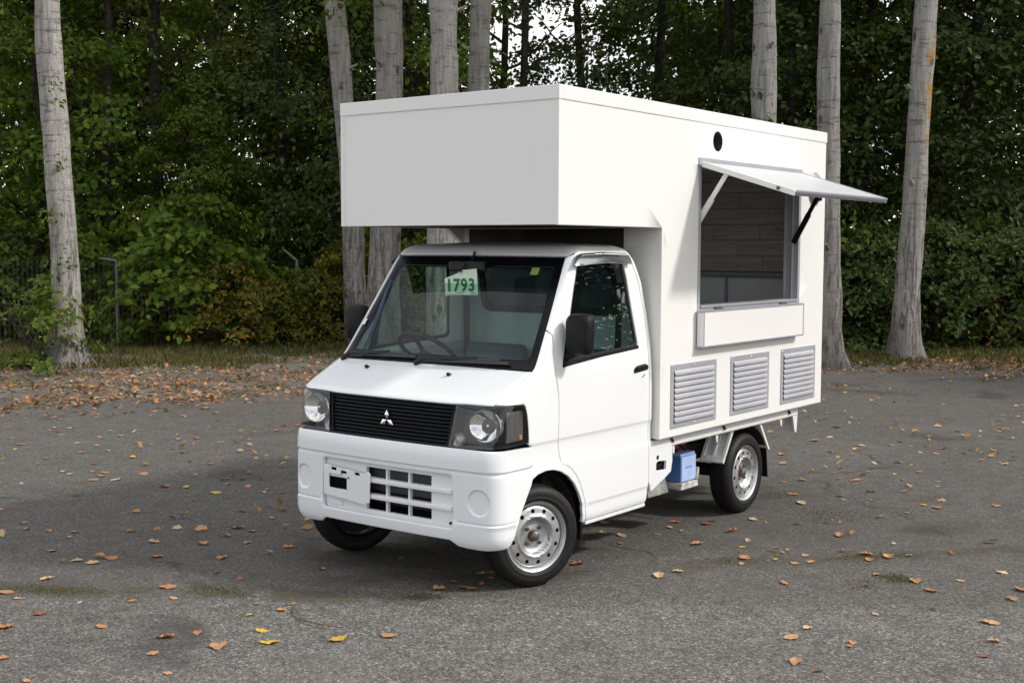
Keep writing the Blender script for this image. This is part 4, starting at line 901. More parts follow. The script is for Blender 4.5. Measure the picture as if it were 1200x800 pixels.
# headlights
for sgn in (1, -1):
    mr = sgn < 0
    hl = [Fr(.424, .769), Fr(.50, .768), Fr(.60, .770), Fr(.675, .774), Fr(.715, .778), Sd(.108, .786), Sd(.103, .80), Sd(.107, .86), Sd(.117, .93), Sd(.130, .968), Sd(.146, .984), Fr(.716, .989), Fr(.66, .9895), Fr(.56, .988), Fr(.456, .985)]
    hl = rnd(hl, [.01, 0, 0, 0, 0, .02, 0, 0, 0, .015, .012, 0, 0, 0, .01])
    lens = panel('headlight', hl, LENS, truck, thick=0, ds=.04, edge=0, off=.002, mirror=mr); lens['label'] = 'clear headlight with chrome reflector, ' + ('under the windscreen on the door side' if sgn > 0 else 'on the far side')
    panel('lamp_rim', hl, BLACK, lens, holes=[[(cu + (u - cu) * .97, .878 + (v - .878) * .95) for (u, v), cu in [(q, np.mean([x[0] for x in hl])) for q in hl]]], thick=.12, ds=.05, edge=0, off=.0005, mirror=mr, back=False)
    panel('housing', hl, LAMPIN, lens, thick=.004, ds=.04, edge=0, off=-.118, mirror=mr)
    def bowl(y, z, r, depth, mat, name, back, n=40, sq=1.0):
        u0 = Fr(y, z); e = 1e-3; a = cabS(u0[0] + e, z) - cabS(u0[0] - e, z); bq = cabS(u0[0], z + e) - cabS(u0[0], z - e); nr = np.cross(a, bq); nr /= np.linalg.norm(nr)
        nr = unit(nr + np.array([.9, 0, 0])); o = cabS(u0[0], z) - nr * back; q = MB(); pr = []
        for i in range(9): t_ = i / 8; pr.append((r * t_ ** .6, -depth * (1 - t_)))
        pr += [(r * 1.03, .004), (r * 1.06, .002), (r * 1.06, -.02)]
        q.lathe(pr, n, o, nr); q.v = [(p[0], o[1] + (p[1] - o[1]) * sq, p[2]) for p in q.v]; q.v = [(p[0], p[1] * sgn, p[2]) for p in q.v]
        if sgn < 0: q.f = [f[::-1] for f in q.f]
        return q.build(name, mat, lens, smooth=50), o, nr
    bw, o, nr = bowl(.608, .886, .080, .05, CHROME, 'reflector', .050, sq=1.18)
    bb_ = MB(); bb_.lathe([(.001, -.012), (.005, -.014), (.007, -.02), (.007, -.05)], 12, o, nr); bb_.v = [(p[0], p[1] * sgn, p[2]) for p in bb_.v]; bb_.build('bulb', CHROME, lens, smooth=50)
    bw2, o2, nr2 = bowl(.462, .806, .034, .02, STEEL, 'side_lamp', .022, 24)
    b3 = MB(); b3.lathe([(.001, .004), (.012, .0), (.022, -.008), (.028, -.016)], 20, o2, nr2); b3.v = [(p[0], p[1] * sgn, p[2]) for p in b3.v]; b3.build('side_lamp_glass', M('frosted_lens', (.5, .46, .40), .25), lens, smooth=50)
    # ribbed side marker with amber bulb
    for k in range(13):
        x0 = .128 + k * .0105; panel('rib', [Sd(x0 + .003, .80), Sd(x0 + .003, .955), Sd(x0 - .003, .955), Sd(x0 - .003, .80)], M('rib_grey', (.30, .30, .31), .25, .6) if k == 0 and sgn > 0 else bpy.data.materials['rib_grey'], lens, off=-.02, thick=.012, ds=.03, edge=.003, inset=.002, mirror=mr)
    panel('indicator_bulb', rnd([Sd(.160, .806), Sd(.138, .806), Sd(.138, .832), Sd(.160, .832)], .006), AMBER, lens, off=-.014, thick=.01, ds=.02, edge=.004, inset=.004, mirror=mr)

# wipers
def wiper(py, pz, ang_y, tip):
    P0 = cabS(ysU(py, pz), pz) + np.array([.012, 0, -.006]); w = MB(); w.lathe([(.001, .02), (.014, .018), (.017, .0), (.017, -.03)], 14, P0, (.75, 0, .66))
    def on(y, v, o): 
        u = ysU(y, v); e = 1e-3; p = cabS(u, v); n = np.cross(cabS(u + e, v) - cabS(u - e, v), cabS(u, v + e) - cabS(u, v - e)); return p + n / np.linalg.norm(n) * o
    a = [P0 + np.array([.008, 0, .012])] + [on(py + (ang_y - py) * t_, pz + .008 + (tip - pz - .008) * t_, .030) for t_ in (.12, .4, .7, 1.0)]
    w.tube(a, [.014, .012, .010, .0085, .007], 6); o = w.build('wiper', BLACK, ws, smooth=50)
    bl = MB(); ys = np.linspace(ang_y - .24, ang_y + .20, 9); bl.tube([on(y, tip - .012 + .02 * (y - ang_y) , .012) for y in ys], .0085, 6); bl.tube([on(y, tip - .004 + .02 * (y - ang_y), .022) for y in ys[1:-1]], .0065, 6); bl.build('blade', M('wiper_grey', (.06, .06, .063), .35, .5), o, smooth=50)
wiper(-.648, 1.140, -.30, 1.178); wiper(-.072, 1.146, .33, 1.176)
# stickers on the glass
panel('sticker', yz([(.415, 1.640), (.465, 1.640), (.465, 1.685), (.415, 1.685)]), M('yellow_sticker', (.55, .50, .16), .6), ws, off=-.012, thick=.001, ds=.05, edge=0)
panel('sticker', yz([(-.655, 1.325), (-.632, 1.325), (-.628, 1.36), (-.648, 1.36)]), M('white_sticker', (.75, .75, .75), .6), ws, off=.004, thick=.001, ds=.05, edge=0)

# inner shell: lining, floor, dashboard, seats, wheel
for sgn in (1, -1):
    mr = sgn < 0
    panel('door_lining', sideline([(-.05, .64), (-.32, .62), (-.46, .40), (-1.09, .40), (-1.10, 1.19), (-.25, 1.140), (-.16, 1.08), (-.05, .95)]), GREY_IN, truck, off=-.045, thick=.01, ds=.08, edge=0, mirror=mr)
panel('bulkhead', yz([(-.69, .47), (.69, .47), (.69, .96), (-.69, .96)]), DASH, truck, off=-.085, thick=.01, ds=.06, edge=0)
cb = MB(); cb.box((.30, -.66, .42), (-1.10, .66, .46)); cb.box((-.18, -.62, .46), (-1.09, .62, .66)); cb.build('cab_floor', UNDER, truck)
cr = panel('cab_rear_wall', rnd([(-.70, .45), (.70, .45), (.715, 1.15), (.66, 1.60), (.62, 1.78), (-.62, 1.78), (-.66, 1.60), (-.715, 1.15)], .05), GREY_IN, truck, S=lambda u, v: np.stack([np.interp(v, [.2, 1.25, 1.40, 1.576, 1.70, 1.80], [-1.10, -1.10, -1.09, -1.066, -1.02, -.955]) + 0 * u, np.asarray(u, float) * 1.0, np.asarray(v, float)], -1), holes=[rnd(rect(-.50, .50, 1.395, 1.685), .06)], thick=.015, ds=.06, edge=0)
Srw = lambda u, v: np.stack([np.interp(v, [.2, 1.25, 1.40, 1.576, 1.70, 1.80], [-1.10, -1.10, -1.09, -1.066, -1.02, -.955]) + 0 * u, np.asarray(u, float), np.asarray(v, float)], -1)
panel('rear_window_seal', rnd(rect(-.52, .52, 1.375, 1.705), .08), RUBBER, cr, S=Srw, holes=[rnd(rect(-.48, .48, 1.415, 1.665), .06)], thick=.02, ds=.06, edge=.004, off=.008)
panel('rear_window', rnd(rect(-.49, .49, 1.405, 1.675), .06), glass_mat('rear_glass', (.25, .3, .33)), cr, S=Srw, thick=0, ds=.1, edge=0, off=-.004)
dm = MB()
prof = [(.20, .96), (.15, 1.02), (.04, 1.075), (-.12, 1.09), (-.20, 1.085), (-.23, 1.03), (-.22, .80), (.10, .70)]
dm.prism([(x, -.655, z) for x, z in prof], (0, 1.31, 0)); dash = dm.build('dashboard', DASH, truck, bevel=.02, seg=3)
st = MB(); sc_ = Vector((-.36, -.34, 1.165)); ax = Vector((-.62, 0, .78)).normalized(); aa = Vector((0, 1, 0)); bb2 = ax.cross(aa)
st.tube([sc_ + .185 * (math.cos(q) * aa + math.sin(q) * bb2) for q in np.linspace(0, 2 * math.pi, 40, endpoint=False)], .014, 8, closed=True)
for q in (0.3, math.pi - .3, -math.pi / 2): st.tube([sc_ - ax * .03, sc_ + .18 * (math.cos(q) * aa + math.sin(q) * bb2)], .013, 6)
st.lathe([(.001, .01), (.05, .0), (.055, -.04), (.03, -.10), (.03, -.30)], 20, sc_ - ax * .02, ax); st.build('steering_wheel', BLACK, truck, smooth=50)
for y in (-.34, .34):
    sm_ = MB(); sm_.box((-.42, y - .24, .66), (-.92, y + .24, .80)); sm_.prism([(-.86, y - .23, .78), (-.98, y - .23, .80), (-1.065, y - .23, 1.17), (-.985, y - .23, 1.19)], (0, .46, 0)); seat = sm_.build('seat', SEAT, truck, bevel=.04, seg=3)
# seat belts, pillars, rear-view mirror, cables along the far pillar
for sgn in (1, -1):
    bl = MB(); bl.prism([(-1.00, .60 * sgn, 1.58), (-1.005, .555 * sgn, 1.58), (-1.00, .545 * sgn, .82), (-.995, .59 * sgn, .82)], (.003, 0, 0)); bl.build('seat_belt', BLACK, truck)
rm = MB(); rm.box((-.34, -.14, 1.645), (-.30, .12, 1.705)); rmo = rm.build('rear_view_mirror', BLACK, truck, bevel=.012); sm2 = MB(); sm2.tube([(-.335, -.01, 1.68), (-.375, -.01, 1.735), (-.38, -.01, 1.76)], .008, 8); sm2.build('stalk', BLACK, rmo)
cm_ = MB(); cm_.tube([(-.02, -.64, 1.16), (-.10, -.66, 1.24), (-.22, -.655, 1.36), (-.33, -.63, 1.52), (-.42, -.60, 1.68)], .011, 6); cm_.tube([(-.06, -.62, 1.12), (-.13, -.60, 1.25), (-.20, -.575, 1.42), (-.25, -.57, 1.52), (-.33, -.59, 1.60)], .010, 6); cm_.build('cables', M('blue_black_cable', (.03, .06, .13), .5), truck, smooth=50)
sv = MB(); sv.box((-.40, .10, 1.705), (-.60, .58, 1.725)); sv.box((-.40, -.58, 1.705), (-.60, -.10, 1.725)); sv.build('sun_visors', GREY_IN, truck, bevel=.008)
hlm = MB(); hlm.add([(-.42, -.60, 1.755), (-.42, .60, 1.755), (-.96, .58, 1.772), (-.96, -.58, 1.772)], [(0, 1, 2, 3)]); hlm.build('headlining', GREY_IN, truck)
# ------------------------------------------------------------------ wheels
HO = .0725
hr = pchip([.02, .045, .062, .078, .088, .097, .107, .118, .135, .150, .160, .170], [-.040, -.041, -.043, -.041, -.032, -.012, -.005, -.012, -.015, -.017, -.023, -.036])
def rimS(u, v): u = np.asarray(u, float); v = np.asarray(v, float); return np.stack([-u, HO + hr(np.hypot(u, v)), v], -1)
hol = [circ((.138 * math.cos(q), .138 * math.sin(q)), .0115, 12) for q in np.arange(12) * math.pi / 6 + .13]
tp = [(.178, -.016), (.184, -.008), (.194, -.002), (.206, .003), (.209, .0015), (.222, .004), (.236, .003), (.240, .0015), (.250, -.003), (.258, -.010), (.2655, -.020), (.2695, -.030), (.2705, -.038), (.2708, -.0405), (.264, -.042), (.264, -.047), (.2712, -.0485), (.2714, -.061), (.2645, -.0625), (.2645, -.067), (.2716, -.0685), (.2716, -.0725)]
tp = [(r_, h_ + HO) for r_, h_ in tp]; tp = tp + [(r_, -h_) for r_, h_ in tp[::-1][1:]]
def make_wheel(loc, rz, label):
    w = panel('wheel', circ((0, 0), .1695, 64), STEEL, truck, holes=hol, S=rimS, thick=.004, ds=.012, edge=0); w.location = loc; w.rotation_euler[2] = rz
    if label: w['label'] = label
    bm = MB(); bm.lathe([(.1695, HO - .040), (.1705, HO - .022), (.176, HO - .013), (.1815, HO - .006), (.186, HO - .004), (.1875, HO - .008), (.184, HO - .016), (.176, HO - .024), (.172, HO - .06), (.170, -.06)], 64, axis=(0, 1, 0)); bm.build('rim', STEEL, w, smooth=40)
    ty = MB(); nseg = 132; ni = len(tp)
    def mod(i, j, r_, h_):
        if .0 < abs(h_) < .058 and r_ > .268 and (j + (2 if h_ > .012 else 0)) % 4 == 0: r_ -= .0045
        if .045 < abs(h_) <= .058 and r_ > .262 and j % 4 == 1: r_ -= .003
        return r_, h_
    ty.lathe(tp, nseg, axis=(0, 1, 0), mod=mod); ty.build('tyre', TYRE, w, smooth=38)
    hb_ = MB(); hb_.lathe([(.001, HO - .006), (.018, HO - .008), (.026, HO - .014), (.028, HO - .042), (.034, HO - .046)], 20, axis=(0, 1, 0)); hb_.build('hub_cap', HUBG, w, smooth=40)
    rg = MB(); rg.lathe([(.0280, HO - .026), (.0300, HO - .030), (.034, HO - .044)], 20, axis=(0, 1, 0)); rg.build('rusty_ring', RUST, w, smooth=40)
    for k in range(4):
        q = math.pi / 4 + k * math.pi / 2; c = Vector((.055 * math.cos(q), HO - .042, .055 * math.sin(q))); nm = MB(); nm.lathe([(.0, .019), (.007, .019), (.0095, .015), (.0105, .0)], 6, c, (0, 1, 0)); nm.build('lug_nut', HUBG, w)
    dk = MB(); dk.lathe([(.165, 0), (.001, 0)], 24, (0, -.01, 0), (0, 1, 0)); dk.build('brake_drum', UNDER, w)
    return w
ST = rad(-21)
make_wheel((-.05, .634, .270), ST, 'front wheel turned slightly, nearest the viewer'); make_wheel((-.05, -.634, .270), math.pi + ST, None); make_wheel((-2.42, .632, .270), .0, None); make_wheel((-2.42, -.632, .270), math.pi, None)
# wheel wells and underbody
for sgn in (1, -1):
    wl = MB(); R1 = .345
    ang = np.linspace(.92, math.pi + .10, 16)
    Q = [(R1 * math.cos(a) - .03, .262 + R1 * math.sin(a)) for a in ang]
    V = [(x, .715 * sgn, z) for x, z in Q] + [(x, .40 * sgn, z) for x, z in Q]; n = len(Q)
    wl.add(V, [(i, i + 1, n + i + 1, n + i) for i in range(n - 1)]); wl.add([(-.45, .40 * sgn, .30), (.28, .40 * sgn, .30), (.28, .40 * sgn, .62), (-.45, .40 * sgn, .62)], [(0, 1, 2, 3)])
    wl.build('wheel_well', UNDER, truck, smooth=60)
    rl = MB(); rl.prism([(-.435, .70 * sgn, .30), (-.44, .70 * sgn, .42), (-.452, .70 * sgn, .42), (-.45, .70 * sgn, .18), (-.435, .70 * sgn, .18)], (0, -.18 * sgn, 0)); rl.build('mud_flap', BLACK, truck)
    sl_ = MB(); sl_.box((-.45, .60 * sgn, .262), (-1.08, .722 * sgn, .284)); sl_.build('sill', WHITE, truck, bevel=.006)
ch = MB()
for sgn in (1, -1): ch.box((.28, .34 * sgn, .36), (-3.1, .42 * sgn, .47))
for x in (-.55, -1.25, -1.9, -2.75, -3.05): ch.box((x, -.40, .37), (x - .06, .40, .46))
ch.box((.30, -.62, .40), (-.5, .62, .42)); ch.box((-.45, -.60, .28), (-1.1, .60, .42)); ch.tube([(-2.39, -.60, .27), (-2.39, .60, .27)], .045, 12); ch.lathe([(.001, .11), (.08, .09), (.12, 0), (.08, -.09), (.001, -.11)], 16, (-2.39, 0, .27), (0, 1, 0)); ch.tube([(0, -.56, .25), (0, .56, .25)], .03, 10)
ch.box((-1.3, -.60, .25), (-1.9, -.42, .45)); ch.box((.22, -.5, .30), (-.3, .5, .38)); ch.build('chassis', UNDER, truck)
bd = MB(); bd.box((-1.14, -.69, .600), (-3.13, .69, .648)); bd.build('bed_floor', UNDER, truck)
for sgn in (1, -1):
    rl = MB(); rl.box((-1.140, .700 * sgn, .590), (-3.165, .7355 * sgn, .6425)); rl.box((-1.15, .685 * sgn, .575), (-3.16, .700 * sgn, .60)); rail = rl.build('bed_rail', BEDW, truck, bevel=.006)
    ep = MB(); ep.prism([(-3.085, .732 * sgn, .589), (-3.163, .732 * sgn, .589), (-3.150, .732 * sgn, .468), (-3.125, .732 * sgn, .468)], (0, -.012 * sgn, 0)); ep.prism([(-3.150, .731 * sgn, .589), (-3.162, .731 * sgn, .589), (-3.150, .731 * sgn, .47), (-3.142, .731 * sgn, .47)], (0, -.09 * sgn, 0)); ep.build('rail_end_bracket', BEDW, rail)
    for x in (-1.33, -2.00, -2.98):
        cl = MB(); cl.prism([(x, .737 * sgn, .640), (x - .025, .737 * sgn, .612), (x - .045, .737 * sgn, .612), (x - .022, .737 * sgn, .640)], (0, .010 * sgn, 0)); cl.build('rope_hook', BLACK, rail)
    for x in (-1.39, -1.95, -2.90):
        tb = MB(); tb.prism([(x, .720 * sgn, .592), (x - .035, .720 * sgn, .592), (x - .030, .720 * sgn, .535), (x - .016, .720 * sgn, .535)], (0, -.008 * sgn, 0)); tb.build('rail_tab', BEDW, rail)
    # guard in front of the rear wheel, ribbed
    def gp(s_, t_, o=0.0): # s across (0 outer), t down
        x = -2.215 + .135 * t_; z = .585 - .205 * t_; y = .712 - .175 * s_; n = Vector((.835, 0, .55)); return Vector((x, y * sgn, z)) + Vector((n.x, 0, n.z)) * o
    gm_ = MB(); gm_.prism([gp(0, 0), gp(1, 0), gp(1, 1), gp(0, 1)], Vector((-.84, 0, -.55)) * .004); gd = gm_.build('wheel_guard', BEDW, truck)
    for a_, b_, t0, t1 in ((0, .14, 0, 1), (.43, .57, 0, 1), (.86, 1, 0, 1), (.14, .43, .82, 1), (.57, .86, .82, 1)):
        rb = MB(); rb.prism([gp(a_, t0, .001), gp(b_, t0, .001), gp(b_, t1, .001), gp(a_, t1, .001)], Vector((.835, 0, .55)) * .011); rb.build('rib', BEDW, gd, bevel=.003)
    ra = MB(); A = []
    for k in range(9):
        q = rad(150 - k * 9.5); A.append((-2.40 + .335 * math.cos(q), .258 + .335 * math.sin(q)))
    V = [(x, .712 * sgn, z) for x, z in A] + [(x, .50 * sgn, z) for x, z in A]; n = len(A); ra.add(V, [(i, i + 1, n + i + 1, n + i) for i in range(n - 1)]); ra.build('arch_liner', UNDER, truck, smooth=60)
    fs = MB(); fs.prism([(-2.585, .715 * sgn, .592), (-2.612, .715 * sgn, .592), (-2.755, .715 * sgn, .392), (-2.735, .715 * sgn, .392)], (0, -.19 * sgn, 0)); fs.build('rear_guard', BEDW, truck)
    fp = MB(); fp.prism([(-2.725, .700 * sgn, .40), (-2.735, .700 * sgn, .40), (-2.765, .700 * sgn, .195), (-2.755, .700 * sgn, .195)], (0, -.17 * sgn, 0)); fp.build('mud_flap', BLACK, truck)
# battery on its tray
bt = MB(); bt.box((-1.680, .505, .300), (-1.875, .620, .468)); bat = bt.build('battery', BLUE, truck, bevel=.006)
lb = MB(); lb.box((-1.688, .6205, .306), (-1.868, .6225, .462)); lb.build('battery_label', BLUEL, bat)
lb = MB(); lb.box((-1.685, .512, .468), (-1.87, .614, .482)); lb.build('battery_lid', BLUEL, bat, bevel=.003)
dsh = MB()
for k, (a_, b_) in enumerate(((-1.735, -1.748), (-1.755, -1.775), (-1.782, -1.80), (-1.806, -1.815))): dsh.box((a_, .6226, .386), (b_, .6232, .398))
dsh.build('label_print', BLUE, bat)
tm_ = MB(); tm_.tube([(-1.72, .56, .48), (-1.72, .56, .50)], .012, 10); tm_.tube([(-1.84, .56, .48), (-1.84, .56, .50), (-1.80, .52, .53), (-1.70, .45, .55)], .010, 8); tm_.build('terminals', BLACK, bat, smooth=50)
tr_ = MB(); tr_.box((-1.665, .49, .255), (-1.885, .633, .298)); tr_.prism([(-1.86, .634, .300), (-1.89, .634, .300), (-1.90, .634, .375), (-1.885, .634, .375)], (0, -.1, 0)); tr_.build('battery_tray', M('rusty_white_tray', (.55, .52, .48), .7, var=.55, vscale=14), bat, bevel=.006)
rc_m = MB(); rc_m.tube([(-1.80, .50, .50), (-1.86, .53, .535), (-1.90, .50, .56)], .026, 10); rc_m.build('red_cable_boot', RED, bat, smooth=50)
gs = MB(); gs.prism([(-1.20, .64, .36), (-1.37, .64, .43), (-1.46, .64, .36), (-1.50, .64, .27), (-1.26, .64, .27)], (0, -.05, 0)); gs.build('guard_plate', M('grey_primer', (.33, .33, .32), .7, var=.4, vscale=10), truck, bevel=.008)
hs = MB(); hs.tube([(-1.32, .58, .55), (-1.45, .60, .50), (-1.55, .58, .53), (-1.66, .52, .50)], .014, 8); hs.tube([(-1.35, .5, .50), (-1.5, .54, .46), (-1.62, .5, .42)], .018, 8); hs.build('hoses', BLACK, truck, smooth=50)

# ------------------------------------------------------------------ box body
W = .779; XF, XC, XR = -.087, -1.135, -3.457; ZO, ZB, ZT, ZC = 1.902, .660, 2.617, 2.543
WX0, WX1, WZ0, WZ1 = -1.590, -3.020, 1.418, 2.286
outl = [(-XF, ZO), (-XC, ZO), (-XC, ZB), (-XR, ZB), (-XR, ZC + .01), (-XF, ZC + .01)]
side = panel('box_side', outl, CREAM, truck, S=sideS(W), holes=[rect(-WX0, -WX1, WZ0, WZ1), circ((1.806, 2.441), .062, 28)], thick=.03, ds=.25, edge=.0015, inset=.003); side['label'] = 'white side wall with the serving hatch'
outr = [(-u, v) for u, v in outl][::-1]
panel('box_side', [(XF, ZO), (XF, ZC + .01), (XR, ZC + .01), (XR, ZB), (XC, ZB), (XC, ZO)], CREAM, truck, S=lambda u, v: np.stack([np.asarray(u, float), np.full_like(np.asarray(u, float), -W), np.asarray(v, float)], -1), thick=.03, ds=.3, edge=.0015, inset=.003)
WI = W - .0305
panel('box_front', rect(-WI, WI, ZO, ZC + .01), CREAM, truck, S=frontS(XF - .001), thick=.03, ds=.25, edge=.0015, inset=.003)
panel('box_front_wall', rect(-WI, WI, ZB, ZO - .001), CREAM, truck, S=frontS(XC - .001), thick=.03, ds=.25, edge=0)
gb = MB(); gb.box((XC + .0005, -.66, 1.775), (XC + .006, .52, ZO - .004)); gb.build('gap_dark_sheet', M('dark_brown_sheet', (.05, .043, .037), .9, var=.4), truck)  # thin dark brown sheet added on the front wall, darkening the gap over the cab
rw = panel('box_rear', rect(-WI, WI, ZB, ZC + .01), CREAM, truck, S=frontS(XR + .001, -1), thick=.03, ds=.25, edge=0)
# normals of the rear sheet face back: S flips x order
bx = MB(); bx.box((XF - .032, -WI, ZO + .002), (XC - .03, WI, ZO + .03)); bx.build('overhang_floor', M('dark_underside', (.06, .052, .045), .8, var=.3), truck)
bx = MB(); bx.box((XC - .032, -WI, ZB), (XR + .032, WI, ZB + .03)); bx.build('box_floor', UNDER, truck)
bk = MB(); bk.prism([(-.98, -.74, ZO), (-1.13, -.74, ZO), (-1.13, -.74, ZO - .10)], (0, .03, 0)); bk.build('overhang_bracket', CREAM, truck)
tr = MB(); e = .005
tr.box((XF + e, -W - e, ZC), (XF - .03, W + e, ZT)); tr.box((XR - e, -W - e, ZC), (XR + .03, W + e, ZT)); tr.box((XF - .0301, W + e, ZC), (XR + .0301, W - .03, ZT)); tr.box((XF - .0301, -W - e, ZC), (XR + .0301, -W + .03, ZT))
tr.build('roof_trim', CREAM, truck, bevel=.003)
rf = MB(); rf.box((XF - .03, -W + .03, ZT - .045), (XR + .03, W - .03, ZT - .008)); rf.build('box_roof', CREAM, truck)
for x, z0, z1 in ((XF, ZO, ZC - .001), (XC, ZB, ZO - .001)):
    for sgn in (1, -1):
        co_ = MB(); co_.box((x + .002, sgn * (W + .0025), z0), (x - .018, sgn * (W - .0005), z1)); co_.box((x + .002, sgn * (W - .0005), z0), (x - .0005, sgn * (W - .018), z1)); co_.build('corner_trim', CREAM, truck)
et = MB(); et.box((XF + .002, W + .0025, ZO - .003), (XC, W - .015, ZO - .0005)); et.build('edge_trim', ALUP, truck)
et = MB(); et.box((XC, W + .0015, ZB - .004), (XR, W - .03, ZB - .0005)); et.build('bottom_trim', ALUP, truck)
# dark pipe stub behind the round hole
ho = MB(); ho.lathe([(.061, 0), (.061, -.12)], 28, (-1.806, W - .001, 2.441), (0, 1, 0)); ho.build('vent_pipe', M('dark_pipe', (.06, .045, .04), .5, var=.4, vscale=20), side, smooth=50)
# hatch frame
fr_ = MB(); fw = .022; fo = W + .003; fi = W - .105
fr_.box((WX0 + fw, W + .0002, WZ0 - fw), (WX0, fo, WZ1)); fr_.box((WX1 - fw, W + .0002, WZ0 - fw), (WX1, fo, WZ1)); fr_.box((WX0 - .0002, W + .0002, WZ0 - fw), (WX1 + .0002, fo, WZ0))
fr_.box((WX0 - .001, fi, WZ0), (WX0 - .010, fo - .0005, WZ1 - .001)); fr_.box((WX1 + .001, fi, WZ0), (WX1 + .010, fo - .0005, WZ1 - .001)); fr_.box((WX0 - .0102, fi, WZ0 + .001), (WX1 + .0102, fo + .012, WZ0 + .012)); fr_.box((WX0 - .0102, fi, WZ1 - .012), (WX1 + .0102, W - .001, WZ1 - .001))
fr_.box((WX1 + .010, W - .045, WZ0 + .012), (WX1 + .026, W - .036, WZ1 - .012)); fr_.box((WX1 + .010, fi, WZ0 + .012), (WX1 + .022, fi + .012, WZ1 - .012)); hf = fr_.build('hatch_frame', ALU, truck, bevel=.002)
hs_ = MB(); hs_.box((WX0 + .03, W + .0004, WZ1 + .002), (WX1 - .022, W + .008, WZ1 + .044)); hs_.tube([(WX0 + .03, W + .012, WZ1 + .004), (WX1 - .022, W + .012, WZ1 + .004)], .008, 8); hs_.build('hinge_strip', ALU, hf, smooth=40)
# flap
HX0, HX1 = -1.574, -3.040; a0 = np.array([W + .014, 2.292]); a1 = np.array([1.398, 2.104]); dv = a1 - a0; ln = np.linalg.norm(dv); dn = dv / ln; nu = np.array([-dn[1], dn[0]])
def fpt(s_, h_): q = a0 + dn * s_ + nu * h_; return q
def fbox(mb, x0, x1, s0, s1, h0, h1):
    P = [fpt(s0, h0), fpt(s1, h0), fpt(s1, h1), fpt(s0, h1)]; mb.prism([(x0, p[0], p[1]) for p in P], (x1 - x0, 0, 0))
fm = MB(); fbox(fm, HX0 - .003, HX1 + .003, .002, ln - .006, -.014, .012); flap = fm.build('hatch_flap', M('flap_grey_white', (.52, .525, .535), .4, var=.05, vscale=3), truck, bevel=.002); flap['label'] = 'serving hatch flap propped open outwards'
for nm_, args in (('flap_trim', (HX0 - .0235, HX1 + .0235, ln - .0225, ln, -.017, .0155)), ('flap_trim', (HX0, HX0 - .023, 0, ln, -.017, .0155)), ('flap_trim', (HX1 + .023, HX1, 0, ln, -.017, .0155))):
    q = MB(); fbox(q, *args); q.build(nm_, CREAM if abs(args[0] - args[1]) < .1 and args[0] > -2 else ALUP, flap, bevel=.002)
gq = MB(); fbox(gq, HX0 - .02, HX1 + .02, ln, ln + .006, -.004, .008); gq.build('edge_seal', M('grey_edge', (.18, .18, .20), .5), flap)
for x, s_, z0, mt in ((-1.612, .165, 1.935, CREAM), (-2.998, .19, 1.82, BLACK)):
    p1 = fpt(s_, -.016); q = MB(); A = Vector((x, p1[0], p1[1])); B = Vector((x, W - .03, z0)); d = (B - A).normalized(); n2 = Vector((0, d.z, -d.y)) * .010
    def bar(A, B, w2, th, xo): q.prism([A + n2 * w2 + Vector((xo, 0, 0)), A - n2 * w2 + Vector((xo, 0, 0)), B - n2 * w2 + Vector((xo, 0, 0)), B + n2 * w2 + Vector((xo, 0, 0))], (th, 0, 0))
    bar(A, B.lerp(A, .42), 1.5, .010, 0); bar(B.lerp(A, .50), B, 1.9, .014, -.007); q.tube([A + Vector((-.012, 0, .008)), A + Vector((.02, 0, .008))], .012, 8); q.build('stay', mt, flap, bevel=.002)
kb = MB(); p1 = fpt(.53, .0); kb.lathe([(.001, .012), (.010, .010), (.012, .0)], 12, (HX0, p1[0], p1[1]), (1, 0, 0)); kb.build('latch_stud', HUBG, flap, smooth=40)
# fold-down counter
sb = MB(); sb.box((-1.552, W + .012, 1.180), (-3.000, W + .055, 1.398)); ctr = sb.build('fold_down_counter', CREAM, truck, bevel=.003)
for a_, b_ in (((-1.545, W + .010, 1.176), (-3.006, W + .0575, 1.1865)), ((-1.545, W + .010, 1.391), (-3.006, W + .0575, 1.402)), ((-2.994, W + .010, 1.1866), (-3.006, W + .0575, 1.3909)), ((-1.556, W + .0552, 1.1866), (-1.566, W + .0575, 1.3909))):
    q = MB(); q.box(a_, b_); q.build('counter_trim', ALUP, ctr, bevel=.0015)
for x in (-1.78, -2.72):
    q = MB(); q.box((x, W + .004, 1.398), (x - .09, W + .03, 1.404)); q.tube([(x, W + .012, 1.408), (x - .09, W + .012, 1.408)], .006, 8); q.build('hinge', HUBG, ctr)
bl_ = MB(); bl_.box((-1.60, W + .001, 1.165), (-2.90, W + .0118, 1.179)); bl_.build('counter_lip', ALUP, ctr)
